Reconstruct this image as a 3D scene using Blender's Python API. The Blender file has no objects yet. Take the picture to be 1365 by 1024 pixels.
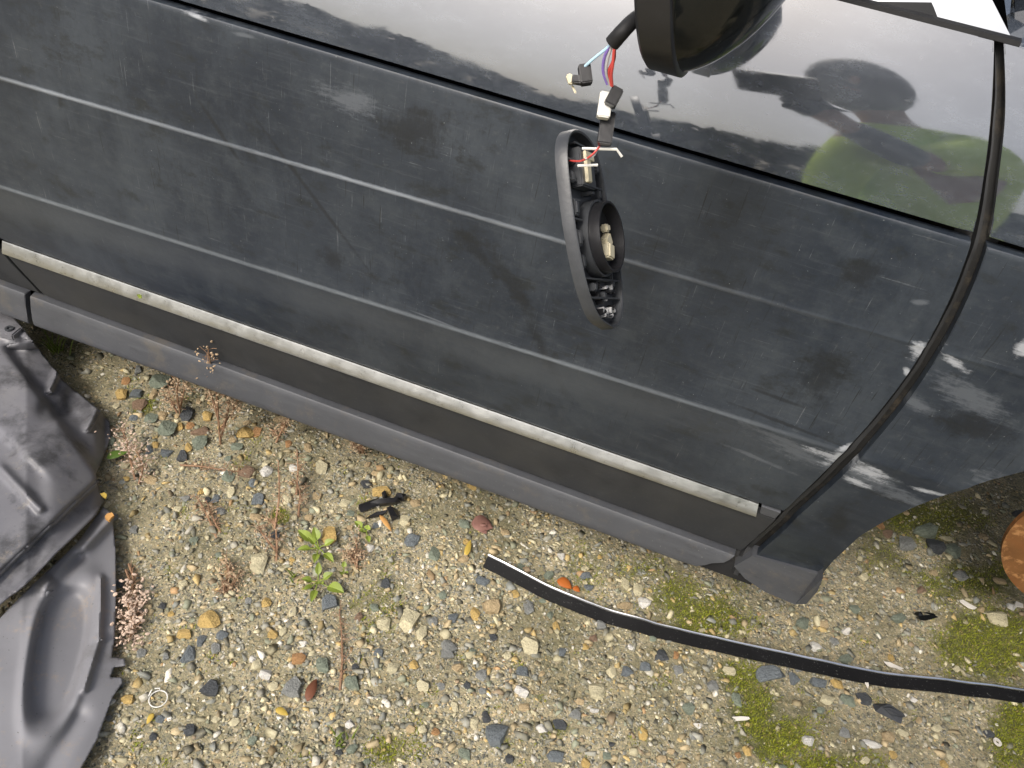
import bpy, bmesh, math, random
import numpy as np
from mathutils import Vector, Matrix, noise
R = math.radians
random.seed(7); rng = np.random.default_rng(7)

# ------------------------------------------------------------------ camera, sky, sun, exposure
scene = bpy.context.scene
COL = scene.collection
FPX = 1050.0                                             # focal length in pixels of a 1365 px wide picture
CAM = Vector((0.0, -0.7127, 1.0345))
MW = Matrix(((0.93406172, -0.3259588, 0.14587515),
             (0.32412066, 0.60233292, -0.72947985),
             (0.14991497, 0.72866036, 0.6682661)))       # world <- camera axes
cd = bpy.data.cameras.new('camera'); cam = bpy.data.objects.new('camera', cd); COL.objects.link(cam)
cd.sensor_width = 36.0; cd.lens = FPX / 1365 * 36; cd.clip_start = 0.01; cd.clip_end = 2000
cam.matrix_world = Matrix.Translation(CAM) @ MW.to_4x4()
scene.camera = cam
scene.render.resolution_x = 1024; scene.render.resolution_y = 768

SUN_EL, SUN_AZ = R(50), R(200)                           # azimuth clockwise from +Y
world = bpy.data.worlds.new('World'); scene.world = world; world.use_nodes = True
wn = world.node_tree; wn.nodes.clear()
sky = wn.nodes.new('ShaderNodeTexSky'); sky.sky_type = 'NISHITA'; sky.sun_disc = False
sky.sun_elevation = SUN_EL; sky.sun_rotation = SUN_AZ; sky.air_density = 1.0; sky.dust_density = 6.0; sky.ozone_density = 1.0
hs = wn.nodes.new('ShaderNodeHueSaturation'); hs.inputs['Saturation'].default_value = 0.64
bg = wn.nodes.new('ShaderNodeBackground'); bg.inputs['Strength'].default_value = 0.12
wo = wn.nodes.new('ShaderNodeOutputWorld')
wn.links.new(sky.outputs[0], hs.inputs['Color']); wn.links.new(hs.outputs[0], bg.inputs[0]); wn.links.new(bg.outputs[0], wo.inputs[0])
sd = bpy.data.lights.new('sun', 'SUN'); sd.energy = 1.5; sd.angle = R(14); sd.color = (1, 0.95, 0.88)
sun = bpy.data.objects.new('sun', sd); COL.objects.link(sun)
sdir = Vector((math.sin(SUN_AZ) * math.cos(SUN_EL), math.cos(SUN_AZ) * math.cos(SUN_EL), math.sin(SUN_EL)))
sun.rotation_euler = sdir.to_track_quat('Z', 'Y').to_euler()
scene.view_settings.view_transform = 'Standard'; scene.view_settings.look = 'None'
scene.view_settings.exposure = 0.68; scene.view_settings.gamma = 1.0
scene.render.engine = 'CYCLES'
scene.cycles.max_bounces = 6; scene.cycles.diffuse_bounces = 3; scene.cycles.glossy_bounces = 4; scene.cycles.caustics_reflective = False; scene.cycles.caustics_refractive = False

# ------------------------------------------------------------------ helpers
def ray(px, py):
    return MW @ Vector((px - 682.5, 512 - py, -FPX))
def G(px, py, z=0.0):                                    # point of the photograph on the level z
    r = ray(px, py); return CAM + r * ((z - CAM.z) / r.z)
def W(px, py, y):                                        # point of the photograph on the upright plane y
    r = ray(px, py); return CAM + r * ((y - CAM.y) / r.y)
def empty(name, loc=(0, 0, 0), label=None, cat=None, group=None):
    o = bpy.data.objects.new(name, None); COL.objects.link(o); o.location = loc; o.empty_display_size = 0.05
    tag(o, label, cat, group); return o
def tag(o, label=None, cat=None, group=None, kind=None):
    if label: o['label'] = label
    if cat: o['category'] = cat
    if group: o['group'] = group
    if kind: o['kind'] = kind
    return o
def link(name, me, mat=None, parent=None):
    o = bpy.data.objects.new(name, me); COL.objects.link(o)
    if mat is not None and not me.materials: me.materials.append(mat)
    if parent is not None:
        o.parent = parent
        w = Vector((0, 0, 0)); p = parent
        while p is not None: w += Vector(p.location); p = p.parent
        o.location = -w
    return o
def mesh(name, verts, faces, mat=None, parent=None, smooth=True, angle=35):
    me = bpy.data.meshes.new(name); me.from_pydata([tuple(v) for v in verts], [], faces); me.update()
    if smooth: me.shade_smooth(); sharp(me, angle)
    return link(name, me, mat, parent)
def sharp(me, angle):
    try: me.set_sharp_from_angle(angle=R(angle))
    except Exception: pass
def bm_obj(name, bm, mat, parent=None, angle=35):
    bmesh.ops.recalc_face_normals(bm, faces=bm.faces)
    me = bpy.data.meshes.new(name); bm.to_mesh(me); bm.free(); me.shade_smooth(); sharp(me, angle)
    return link(name, me, mat, parent)
def bm_box(bm, c, ax, half, bev=0.0):                   # box with centre, 3 axes and half sizes
    vs = []
    for sx in (-1, 1):
        for sy in (-1, 1):
            for sz in (-1, 1):
                vs.append(bm.verts.new(Vector(c) + ax[0] * (sx * half[0]) + ax[1] * (sy * half[1]) + ax[2] * (sz * half[2])))
    fs = [(0, 1, 3, 2), (4, 6, 7, 5), (0, 4, 5, 1), (2, 3, 7, 6), (0, 2, 6, 4), (1, 5, 7, 3)]
    faces = [bm.faces.new([vs[i] for i in f]) for f in fs]
    if bev:
        es = list({e for f in faces for e in f.edges})
        bmesh.ops.bevel(bm, geom=es, offset=bev, segments=2, affect='EDGES')
    return vs
def smooth_path(pts, n):                                 # Catmull-Rom through points
    pts = [Vector(p) for p in pts]; out = []
    P = [pts[0] * 2 - pts[1]] + pts + [pts[-1] * 2 - pts[-2]]
    for i in range(1, len(P) - 2):
        for k in range(n):
            t = k / n
            out.append(0.5 * ((2 * P[i]) + (P[i + 1] - P[i - 1]) * t + (2 * P[i - 1] - 5 * P[i] + 4 * P[i + 1] - P[i + 2]) * t * t
                              + (3 * P[i] - P[i - 1] - 3 * P[i + 1] + P[i + 2]) * t ** 3))
    out.append(pts[-1]); return out
def bm_tube(bm, path, rad, seg=8, cap=True):
    rings = []
    up = Vector((0.13, 0.31, 0.94))
    for i, p in enumerate(path):
        a = path[max(i - 1, 0)]; b = path[min(i + 1, len(path) - 1)]
        t = (b - a).normalized(); s = t.cross(up)
        if s.length < 1e-3: s = t.cross(Vector((1, 0, 0)))
        s.normalize(); q = s.cross(t)
        r = rad(i / (len(path) - 1)) if callable(rad) else rad
        rings.append([bm.verts.new(p + (s * math.cos(k * 2 * math.pi / seg) + q * math.sin(k * 2 * math.pi / seg)) * r) for k in range(seg)])
    for i in range(len(rings) - 1):
        for k in range(seg):
            bm.faces.new((rings[i][k], rings[i][(k + 1) % seg], rings[i + 1][(k + 1) % seg], rings[i + 1][k]))
    if cap:
        bm.faces.new(rings[0][::-1]); bm.faces.new(rings[-1])
def bm_ring(bm, c, n, r0, r1, h0, h1, seg=40):          # tube wall: radii r0<r1, between heights h0,h1 along n
    n = n.normalized(); u = n.orthogonal().normalized(); v = n.cross(u)
    vs = []
    for k in range(seg):
        a = 2 * math.pi * k / seg; d = u * math.cos(a) + v * math.sin(a)
        vs.append([bm.verts.new(c + d * r + n * h) for r, h in ((r0, h0), (r1, h0), (r1, h1), (r0, h1))])
    for k in range(seg):
        A, B = vs[k], vs[(k + 1) % seg]
        for j in range(4):
            bm.faces.new((A[j], A[(j + 1) % 4], B[(j + 1) % 4], B[j]))

# ------------------------------------------------------------------ materials
class Mat:
    def __init__(s, name, color=(.5, .5, .5), rough=.5, metal=0.0, spec=.5, coat=0.0, coat_rough=.05, ior=1.5):
        s.m = bpy.data.materials.new(name); s.m.use_nodes = True
        s.nt = s.m.node_tree; s.b = s.nt.nodes['Principled BSDF']
        s.col = None; s.set('Base Color', (*color, 1)); s.set('Roughness', rough); s.set('Metallic', metal)
        s.set('Specular IOR Level', spec); s.set('Coat Weight', coat); s.set('Coat Roughness', coat_rough); s.set('IOR', ior)
        s._co = None; s.c0 = (*color, 1); s.bump_in = None
    def set(s, k, v): s.b.inputs[k].default_value = v
    def n(s, t, **kw):
        x = s.nt.nodes.new(t)
        for k, v in kw.items(): setattr(x, k, v)
        return x
    def l(s, a, b): s.nt.links.new(a, b)
    def co(s):
        if s._co is None: s._co = s.n('ShaderNodeTexCoord').outputs['Object']
        return s._co
    def noise(s, scale, detail=6, rough=.6, stretch=None, rot=None, dist=0.0):
        t = s.n('ShaderNodeTexNoise'); t.inputs['Scale'].default_value = scale; t.inputs['Detail'].default_value = detail
        t.inputs['Roughness'].default_value = rough; t.inputs['Distortion'].default_value = dist
        if stretch or rot:
            m = s.n('ShaderNodeMapping'); m.inputs['Scale'].default_value = stretch or (1, 1, 1)
            if rot: m.inputs['Rotation'].default_value = rot
            s.l(s.co(), m.inputs[0]); s.l(m.outputs[0], t.inputs['Vector'])
        else: s.l(s.co(), t.inputs['Vector'])
        return t.outputs['Fac']
    def rng(s, v, a, b, c=0.0, d=1.0):
        t = s.n('ShaderNodeMapRange'); s.l(v, t.inputs[0])
        for i, q in enumerate((a, b, c, d)): t.inputs[1 + i].default_value = q
        return t.outputs[0]
    def math(s, op, a, b=None):
        t = s.n('ShaderNodeMath', operation=op)
        for i, q in enumerate((a, b)):
            if q is None: continue
            if isinstance(q, (int, float)): t.inputs[i].default_value = q
            else: s.l(q, t.inputs[i])
        return t.outputs[0]
    def mixcol(s, fac, color):                           # lay a colour over what the base colour is now
        t = s.n('ShaderNodeMix', data_type='RGBA')
        if isinstance(fac, float): t.inputs[0].default_value = fac
        else: s.l(fac, t.inputs[0])
        if s.col is None: t.inputs[6].default_value = s.c0
        else: s.l(s.col, t.inputs[6])
        if isinstance(color, tuple): t.inputs[7].default_value = (*color, 1)
        else: s.l(color, t.inputs[7])
        s.col = t.outputs[2]; s.l(s.col, s.b.inputs['Base Color']); return s
    def ramp(s, fac, stops, const=False):
        t = s.n('ShaderNodeValToRGB'); cr = t.color_ramp
        if const: cr.interpolation = 'CONSTANT'
        while len(cr.elements) > 1: cr.elements.remove(cr.elements[-1])
        for i, (p, c) in enumerate(stops):
            e = cr.elements[0] if i == 0 else cr.elements.new(p)
            e.position = p; e.color = (*c, 1)
        s.l(fac, t.inputs[0]); return t.outputs[0]
    def rough(s, v): s.l(v, s.b.inputs['Roughness']); return s
    def bump(s, v, strength=.3, dist=.002):
        t = s.n('ShaderNodeBump'); t.inputs['Strength'].default_value = strength; t.inputs['Distance'].default_value = dist
        s.l(v, t.inputs['Height'])
        if s.bump_in is not None: s.l(s.bump_in, t.inputs['Normal'])
        s.bump_in = t.outputs[0]; s.l(s.bump_in, s.b.inputs['Normal']); return s
    def ellipse(s, cx, cz, hl, hw, ang, nz=None, k=0.8, a=1.0, b=0.45):
        """worn mark on the car side: centre, half length, half width, slope in the x-z plane"""
        m = s.n('ShaderNodeMapping', vector_type='TEXTURE')
        m.inputs['Location'].default_value = (cx, 0, cz); m.inputs['Rotation'].default_value = (0, -ang, 0)
        m.inputs['Scale'].default_value = (hl, 1e4, hw)
        s.l(s.co(), m.inputs[0])
        ln = s.n('ShaderNodeVectorMath', operation='LENGTH'); s.l(m.outputs[0], ln.inputs[0])
        v = ln.outputs['Value']
        if nz is not None: v = s.math('ADD', v, s.math('MULTIPLY', s.math('SUBTRACT', nz, 0.45), k * 4.2))
        return s.rng(v, a, b)

M = {}
def simple(name, color, rough=.5, metal=0, spec=.5, var=.25, scale=60, bump=.15, coat=0):
    m = Mat(name, color, rough, metal, spec, coat)
    d = tuple(c * (1 - var) for c in color); h = tuple(min(1, c * (1 + var)) for c in color)
    m.mixcol(m.rng(m.noise(scale), .35, .65), m.ramp(m.noise(scale * .37), [(.35, d), (.65, h)]))
    if bump: m.bump(m.noise(scale * 4, 4), bump, .001)
    M[name] = m.m; return m

# body side: key lines (height at x=-0.9, height at x=0.25)
KL = {'belt': (.870, .870), 'crease': (.735, .734), 'ridge': (.592, .623), 'low': (.432, .469),
      'ct': (.324, .3345), 'cb': (.304, .317), 'step': (.220, .217), 'bot': (.152, .166)}
def zk(k, x):
    a, b = KL[k]; return a + (b - a) * (x + .9) / 1.15

def scuffs(m, marks, streak, color, amt=1.0):
    acc = None
    for (px, py, hl, hw, slope, k) in marks:
        p = W(px, py, -.015)
        e = m.ellipse(p.x, p.z, hl, hw, slope, streak, k)
        acc = e if acc is None else m.math('MAXIMUM', acc, e)
    m.mixcol(m.math('MULTIPLY', acc, amt), color)
    return acc

def paint(name, dusty):
    # graphite metallic paint under lacquer, dull and scuffed on the lower cladding
    m = Mat(name, (.024, .032, .046), .5, 0.0, .5, 1.0, .05) if not dusty else Mat(name, (.014, .020, .031), .34, 0.0, .6)
    big = m.noise(5, 5, .6); fine = m.noise(120, 4, .7); spk = m.noise(420, 2, .5)
    lines = m.noise(9, 6, .75, (1.0, 1.0, 26.0), (0, R(-4), 0))           # long rub lines
    cross = m.noise(11, 6, .7, (20.0, 1.0, 1.6), (0, R(38), 0))           # slanted rub lines
    if dusty:
        mid = m.noise(24, 7, .72, (1, 1, 1.6), (0, R(-15), 0)); hair1 = m.noise(16, 3, .6, (30.0, 1.0, 1.0), (0, R(48), 0)); hair2 = m.noise(13, 3, .6, (1.0, 1.0, 40.0), (0, R(7), 0)); hair3 = m.noise(15, 3, .6, (34.0, 1.0, 1.0), (0, R(-35), 0))
        m.mixcol(m.math('MULTIPLY', m.rng(big, .40, .68), .55), (.040, .050, .062))
        m.mixcol(m.math('MULTIPLY', m.rng(m.noise(3.2, 7, .75, (1.8, 1, 1), (0, R(42), 0)), .50, .64), .45), (.054, .066, .080))
        m.mixcol(m.math('MULTIPLY', m.rng(mid, .50, .68), .40), (.052, .062, .070))
        m.mixcol(m.math('MULTIPLY', m.rng(mid, .46, .34), .65), (.012, .015, .017))
        m.mixcol(m.math('MULTIPLY', m.rng(lines, .56, .74), .30), (.085, .097, .11))
        m.mixcol(m.math('MULTIPLY', m.rng(cross, .60, .72), .50), (.010, .012, .014))
        m.mixcol(m.math('MULTIPLY', m.math('MULTIPLY', m.rng(hair1, .66, .72), m.rng(big, .42, .55)), .8), (.006, .008, .009))
        m.mixcol(m.math('MULTIPLY', m.math('MULTIPLY', m.rng(hair3, .68, .73), m.rng(mid, .45, .55)), .5), (.15, .16, .17))
        m.mixcol(m.math('MULTIPLY', m.math('MULTIPLY', m.rng(hair2, .69, .73), m.rng(mid, .46, .60)), .5), (.14, .15, .16))
        m.mixcol(m.math('MULTIPLY', m.rng(fine, .60, .72), .28), (.08, .085, .085))
        m.mixcol(m.math('MULTIPLY', m.rng(spk, .74, .79), .7), (.22, .23, .23))
        streak = m.math('ADD', m.math('MULTIPLY', m.noise(34, 8, .8, (1.0, 1.0, 7.0), (0, R(-8), 0)), .6), m.math('MULTIPLY', m.noise(70, 6, .8), .4))
        mid2 = m.math('ADD', m.math('MULTIPLY', mid, .6), m.math('MULTIPLY', m.noise(60, 6, .8, (4, 1, 1), (0, R(40), 0)), .4))
        # dark wiped marks
        scuffs(m, [(430, 265, .13, .004, R(-47), .5), (300, 170, .06, .004, R(-52), .4), (690, 380, .09, .012, R(-50), .8), (730, 470, .10, .010, R(-56), .8),
                   (640, 330, .05, .012, R(-40), .9), (1090, 500, .03, .055, R(10), .9), (1040, 525, .05, .0035, R(-2), .5), (1050, 560, .09, .003, R(-3), .5),
                   (450, 340, .02, .03, R(-60), .8), (560, 170, .06, .03, R(0), 1.0), (1150, 360, .03, .02, R(50), 1.0), (90, 130, .02, .004, R(70), .6),
                   (1180, 660, .05, .006, R(0), .9), (1120, 700, .05, .018, R(-80), 1.0), (1300, 560, .06, .025, R(0), 1.0)], mid2, (.009, .011, .014), .62)
        # pale rubs and bare scrapes
        g = scuffs(m, [(470, 130, .045, .018, R(0), .8), (330, 45, .018, .003, R(4), .6), (580, 420, .035, .0014, R(-2), .2), (1290, 520, .06, .020, R(-14), .9),
                   (1220, 530, .03, .012, R(-12), .7), (1150, 630, .07, .022, R(-8), 1.0), (1080, 606, .08, .016, R(-5), 1.0), (1200, 660, .06, .012, R(4), 1.0), (1340, 640, .05, .02, R(0), 1.0), (1060, 590, .08, .010, R(-6), .9), (1010, 610, .06, .004, R(-6), .8), (1225, 395, .010, .004, R(20), .5), (350, 30, .2, .01, R(2), 1.2)], streak, (.105, .118, .135), .7)
        w = scuffs(m, [(1098, 600, .038, .008, R(-4), 1.0), (1120, 604, .012, .034, R(-34), 1.0), (1152, 622, .036, .013, R(-8), 1.0), (1142, 640, .026, .006, R(-8), .9), (1235, 458, .010, .022, R(-28), 1.0), (1128, 590, .006, .016, R(-34), .8),
                   (1270, 474, .020, .006, R(-16), .9), (1235, 650, .030, .004, R(8), .9), (1208, 487, .004, .007, R(40), .4),
                   (1226, 453, .012, .008, R(10), .9), (1363, 455, .010, .014, R(0), .6), (265, 20, .02, .003, R(-4), .6)], streak, (.38, .40, .43), .85)
        # ridges rubbed pale along their crests, plus a paler band below the lower
        sx = m.n('ShaderNodeSeparateXYZ'); m.l(m.co(), sx.inputs[0])
        for key, wid, col, fade, dz in (('ridge', .0034, (.30, .33, .37), (.24, -.22), 0.0), ('low', .0040, (.20, .225, .25), (.32, .10), .001), ('low', .036, (.050, .058, .068), (.32, .10), -.024)):
            a, b = KL[key]; sl = (b - a) / 1.15
            line = m.math('ADD', m.math('MULTIPLY', sx.outputs[0], sl), a + .9 * sl + dz)
            d = m.math('ABSOLUTE', m.math('SUBTRACT', sx.outputs[2], line))
            d = m.math('ADD', d, m.math('MULTIPLY', m.math('SUBTRACT', streak, .5), wid * 2.0))
            f = m.math('MULTIPLY', m.rng(d, wid, wid * .25), m.rng(sx.outputs[0], fade[0] - .05, fade[1] - .12, 0, .9))
            f = m.math('MULTIPLY', f, m.rng(m.math('ADD', m.math('MULTIPLY', streak, .5), m.math('MULTIPLY', big, .5)), .36, .58, .15, 1.0))
            m.mixcol(f, col)
        m.rough(m.rng(m.math('ADD', big, m.math('MULTIPLY', fine, .5)), .5, 1.0, .30, .55))
        m.bump(fine, .12, .0006); m.bump(m.noise(2.2, 2), .25, .012)
    else:
        m.set('Coat IOR', 2.75)
        swirl = m.noise(20, 8, .8, (1, 1, 3.0), (0, R(-20), 0)); m.mixcol(m.math('MULTIPLY', m.rng(swirl, .44, .68), .62), (.080, .094, .116))
        m.mixcol(m.math('MULTIPLY', m.rng(fine, .60, .74), .35), (.13, .14, .15)); m.mixcol(m.math('MULTIPLY', m.rng(spk, .73, .77), .8), (.03, .03, .03))
        t = m.rng(m.math('ADD', m.math('MULTIPLY', swirl, .7), m.math('MULTIPLY', m.noise(90, 5, .7), .3)), .42, .70, .022, .10); m.l(t, m.b.inputs['Coat Roughness'])
        m.bump(m.noise(2.0, 2, .4), .12, .010)
    M[name] = m.m
paint('paint', False); paint('cladding_paint', True)

m = Mat('chrome', (.54, .55, .54), .34, 1.0)
m.mixcol(m.math('MULTIPLY', m.rng(m.noise(30, 6, .7, (.5, 1, 5)), .45, .7), .35), (.30, .29, .26)); m.mixcol(m.math('MULTIPLY', m.rng(m.noise(160, 5, .8), .58, .68), .6), (.20, .19, .17)); m.rough(m.rng(m.noise(50, 4), .3, .7, .26, .46)); m.bump(m.noise(6, 2), .05, .004); M['chrome'] = m.m
m = simple('matte_black', (.034, .036, .039), .65, 0, .2, .3, 40, .2)
m.mixcol(m.math('MULTIPLY', m.rng(m.noise(300, 3), .62, .72), .3), (.10, .095, .085)); m.mixcol(m.math('MULTIPLY', m.rng(m.noise(7, 5), .4, .65), .4), (.060, .058, .052))
m = simple('sill_plastic', (.060, .063, .070), .46, 0, .5, .15, 30, .12)
m.mixcol(m.math('MULTIPLY', m.rng(m.noise(12, 6, .7, (1, 1, 6)), .5, .7), .45), (.095, .10, .108)); m.mixcol(m.math('MULTIPLY', m.rng(m.noise(9, 7, .75, (1, 1, 3)), .55, .68), .6), (.028, .030, .034)); m.mixcol(m.math('MULTIPLY', m.rng(m.noise(330, 3), .68, .74), .6), (.20, .20, .19)); m.mixcol(m.math('MULTIPLY', m.rng(m.noise(18, 8, .8), .53, .66), .5), (.115, .10, .08))
simple('rubber', (.014, .014, .015), .6, 0, .3, .3, 50, .2)
m = simple('gap_dirt', (.018, .018, .018), .6, 0, .4, .3, 60, .3)
m.mixcol(m.rng(m.noise(28, 6, .8), .50, .66), (.060, .050, .038))
simple('gloss_black', (.008, .009, .009), .10, 0, .35, .2, 30, 0)
simple('black_plastic', (.016, .016, .018), .32, 0, .5, .3, 80, .12)
simple('worn_lit_black_plastic', (.042, .045, .050), .40, 0, .5, .35, 60, .2)  # paler black: real wear, and lit faces painted on the mirror carrier
simple('white_plastic', (.70, .69, .64), .45, 0, .5, .08, 80, .05)
simple('cream_plastic', (.62, .56, .40), .45, 0, .5, .15, 80, .05)
simple('dark_void', (.006, .006, .006), .8, 0, .1, .2, 30, 0)
simple('purple_wire', (.20, .13, .42), .4); simple('red_wire', (.55, .07, .06), .4); simple('blue_wire', (.45, .65, .80), .4); simple('grey_wire', (.4, .4, .4), .4)
m = simple('rust', (.17, .078, .027), .85, 0, .2, .35, 26, .5)
m.mixcol(m.math('MULTIPLY', m.rng(m.noise(90, 5, .7), .52, .66), .7), (.42, .22, .09)); m.mixcol(m.math('MULTIPLY', m.rng(m.noise(14, 5), .50, .66), .8), (.19, .07, .022))
m = Mat('glass', (.55, .57, .58), .03, 1.0); m.bump(m.noise(3, 2), .03, .004); M['glass'] = m.m

# ------------------------------------------------------------------ ground
def nz(x, y, s, o=4): return noise.fractal(Vector((x * s, y * s, 3.7)), 1.0, 2.0, o)
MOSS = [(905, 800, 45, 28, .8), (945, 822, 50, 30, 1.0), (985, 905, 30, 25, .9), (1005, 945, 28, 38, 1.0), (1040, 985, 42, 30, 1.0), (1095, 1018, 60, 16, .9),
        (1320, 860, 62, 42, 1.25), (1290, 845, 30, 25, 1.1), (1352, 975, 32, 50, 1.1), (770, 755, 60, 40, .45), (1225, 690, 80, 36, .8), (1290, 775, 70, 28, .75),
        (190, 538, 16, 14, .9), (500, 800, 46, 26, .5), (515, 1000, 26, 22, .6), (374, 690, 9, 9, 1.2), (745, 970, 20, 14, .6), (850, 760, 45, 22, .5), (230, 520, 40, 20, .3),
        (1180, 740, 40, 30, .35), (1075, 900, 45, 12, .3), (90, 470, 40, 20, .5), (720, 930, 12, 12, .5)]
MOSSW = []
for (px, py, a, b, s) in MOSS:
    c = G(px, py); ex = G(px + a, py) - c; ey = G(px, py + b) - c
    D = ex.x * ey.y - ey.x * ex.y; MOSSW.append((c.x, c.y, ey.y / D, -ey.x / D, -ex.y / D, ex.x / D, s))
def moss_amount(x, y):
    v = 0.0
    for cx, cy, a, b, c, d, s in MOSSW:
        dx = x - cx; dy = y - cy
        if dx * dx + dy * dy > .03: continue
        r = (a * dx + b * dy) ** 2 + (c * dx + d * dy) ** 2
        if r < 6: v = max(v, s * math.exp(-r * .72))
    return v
def gz(x, y):
    return .010 * nz(x, y, 2.2, 3) + .0035 * nz(x + 9, y, 14, 3)
def ground_axis(a, b, step, far):
    v = list(np.arange(a, b + 1e-9, step)); d = step
    lo, hi = [], []
    x = a
    while x > -far: d *= 1.35; x -= d; lo.append(x)
    d = step; x = b
    while x < far: d *= 1.35; x += d; hi.append(x)
    return lo[::-1] + v + hi
gx = ground_axis(-1.25, 1.0, .0075, 400); gy = ground_axis(-.75, .62, .0075, 400)
gv, gm = [], []
for y in gy:
    for x in gx:
        near = -1.4 < x < 1.2 and -1.0 < y < .8
        gv.append((x, y, gz(x, y) if abs(x) < 3 and abs(y) < 3 else 0.0))
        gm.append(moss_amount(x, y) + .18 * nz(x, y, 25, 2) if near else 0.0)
nx = len(gx)
gf = [(j * nx + i, j * nx + i + 1, (j + 1) * nx + i + 1, (j + 1) * nx + i) for j in range(len(gy) - 1) for i in range(nx - 1)]
m = Mat('gravel_ground', (.335, .300, .185), .75, 0, .35)
vor = m.n('ShaderNodeTexVoronoi'); vor.inputs['Scale'].default_value = 150; m.l(m.co(), vor.inputs['Vector'])
vor2 = m.n('ShaderNodeTexVoronoi'); vor2.inputs['Scale'].default_value = 380; m.l(m.co(), vor2.inputs['Vector'])
def cellcol(v):
    s_ = m.n('ShaderNodeSeparateColor'); m.l(v.outputs['Color'], s_.inputs[0])
    return m.ramp(s_.outputs[0], [(0, (.05, .055, .058)), (.14, (.15, .16, .15)), (.28, (.30, .26, .18)), (.44, (.40, .33, .21)), (.58, (.22, .205, .155)), (.70, (.48, .39, .24)), (.82, (.58, .49, .34)), (.92, (.74, .68, .56))], True)
m.mixcol(m.rng(vor2.outputs['Distance'], .66, .42, 0, .9), cellcol(vor2))
m.mixcol(m.rng(vor.outputs['Distance'], .46, .38, 0, .75), cellcol(vor))
m.mixcol(m.math('MULTIPLY', m.rng(m.noise(7, 6, .65), .44, .62), .6), (.155, .14, .075))
m.mixcol(m.math('MULTIPLY', m.rng(m.noise(60, 5, .7), .48, .62), .45), (.35, .31, .195))
m.mixcol(m.math('MULTIPLY', m.rng(m.noise(4.5, 7, .7), .50, .64), .55), (.10, .095, .045))
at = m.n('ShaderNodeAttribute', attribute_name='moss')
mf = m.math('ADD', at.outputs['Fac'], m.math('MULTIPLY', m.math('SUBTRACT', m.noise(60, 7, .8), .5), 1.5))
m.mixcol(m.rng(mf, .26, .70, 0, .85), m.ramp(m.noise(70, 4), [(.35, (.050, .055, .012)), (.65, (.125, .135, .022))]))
m.bump(m.noise(90, 6, .7), .7, .006); m.bump(vor.outputs['Distance'], -.5, .003); m.bump(m.noise(500, 3, .6), .5, .0015)
M['ground'] = m.m
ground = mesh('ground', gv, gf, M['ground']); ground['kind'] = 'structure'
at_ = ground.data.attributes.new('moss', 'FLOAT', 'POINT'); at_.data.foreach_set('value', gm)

# ------------------------------------------------------------------ stones
PAL = {'y': (.52, .36, .13), 't': (.46, .35, .20), 'o': (.40, .22, .095), 'c': (.58, .52, .34), 'w': (.72, .69, .62), 'g': (.24, .245, .23),
       'b': (.155, .175, .185), 'd': (.065, .07, .075), 'n': (.20, .23, .175), 'r': (.22, .145, .095)}
for k, c in PAL.items():
    mm = Mat('stone_' + k, c, .62, 0, .4)
    oi = mm.n('ShaderNodeObjectInfo')
    mm.mixcol(mm.math('MULTIPLY', oi.outputs['Random'], .35), tuple(q * .55 for q in c))
    mm.mixcol(mm.math('MULTIPLY', mm.rng(mm.noise(2.0, 5, .7), .45, .65), .55), tuple(min(.85, q * 1.45 + .02) for q in c))
    mm.mixcol(mm.math('MULTIPLY', mm.rng(mm.noise(5.0, 4, .7), .58, .68), .6), tuple(q * .45 for q in c))
    mm.bump(mm.noise(4, 5, .7), .5, .08)
    M['stone_' + k] = mm.m
def rock_mesh(n, seed, flat=1.0):
    r = random.Random(seed); bm = bmesh.new()
    for _ in range(n):
        v = Vector((r.gauss(0, 1), r.gauss(0, 1), r.gauss(0, 1))).normalized()
        v = Vector((math.copysign(abs(v.x) ** .8, v.x), math.copysign(abs(v.y) ** .8, v.y), math.copysign(abs(v.z) ** .8, v.z)))
        bm.verts.new(v * r.uniform(.82, 1.08))
    h = bmesh.ops.convex_hull(bm, input=bm.verts)
    bmesh.ops.delete(bm, geom=[v for v in bm.verts if not v.link_faces], context='VERTS')
    bmesh.ops.recalc_face_normals(bm, faces=bm.faces)
    return bm
RMESH = {}
for k in PAL:
    RMESH[k] = []
    for j in range(5):
        bm = rock_mesh(22, hash((ord(k), j)) % 9999); me = bpy.data.meshes.new('stone')
        bm.to_mesh(me); bm.free(); me.shade_smooth(); sharp(me, 32); me.materials.append(M['stone_' + k]); RMESH[k].append(me)
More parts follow.
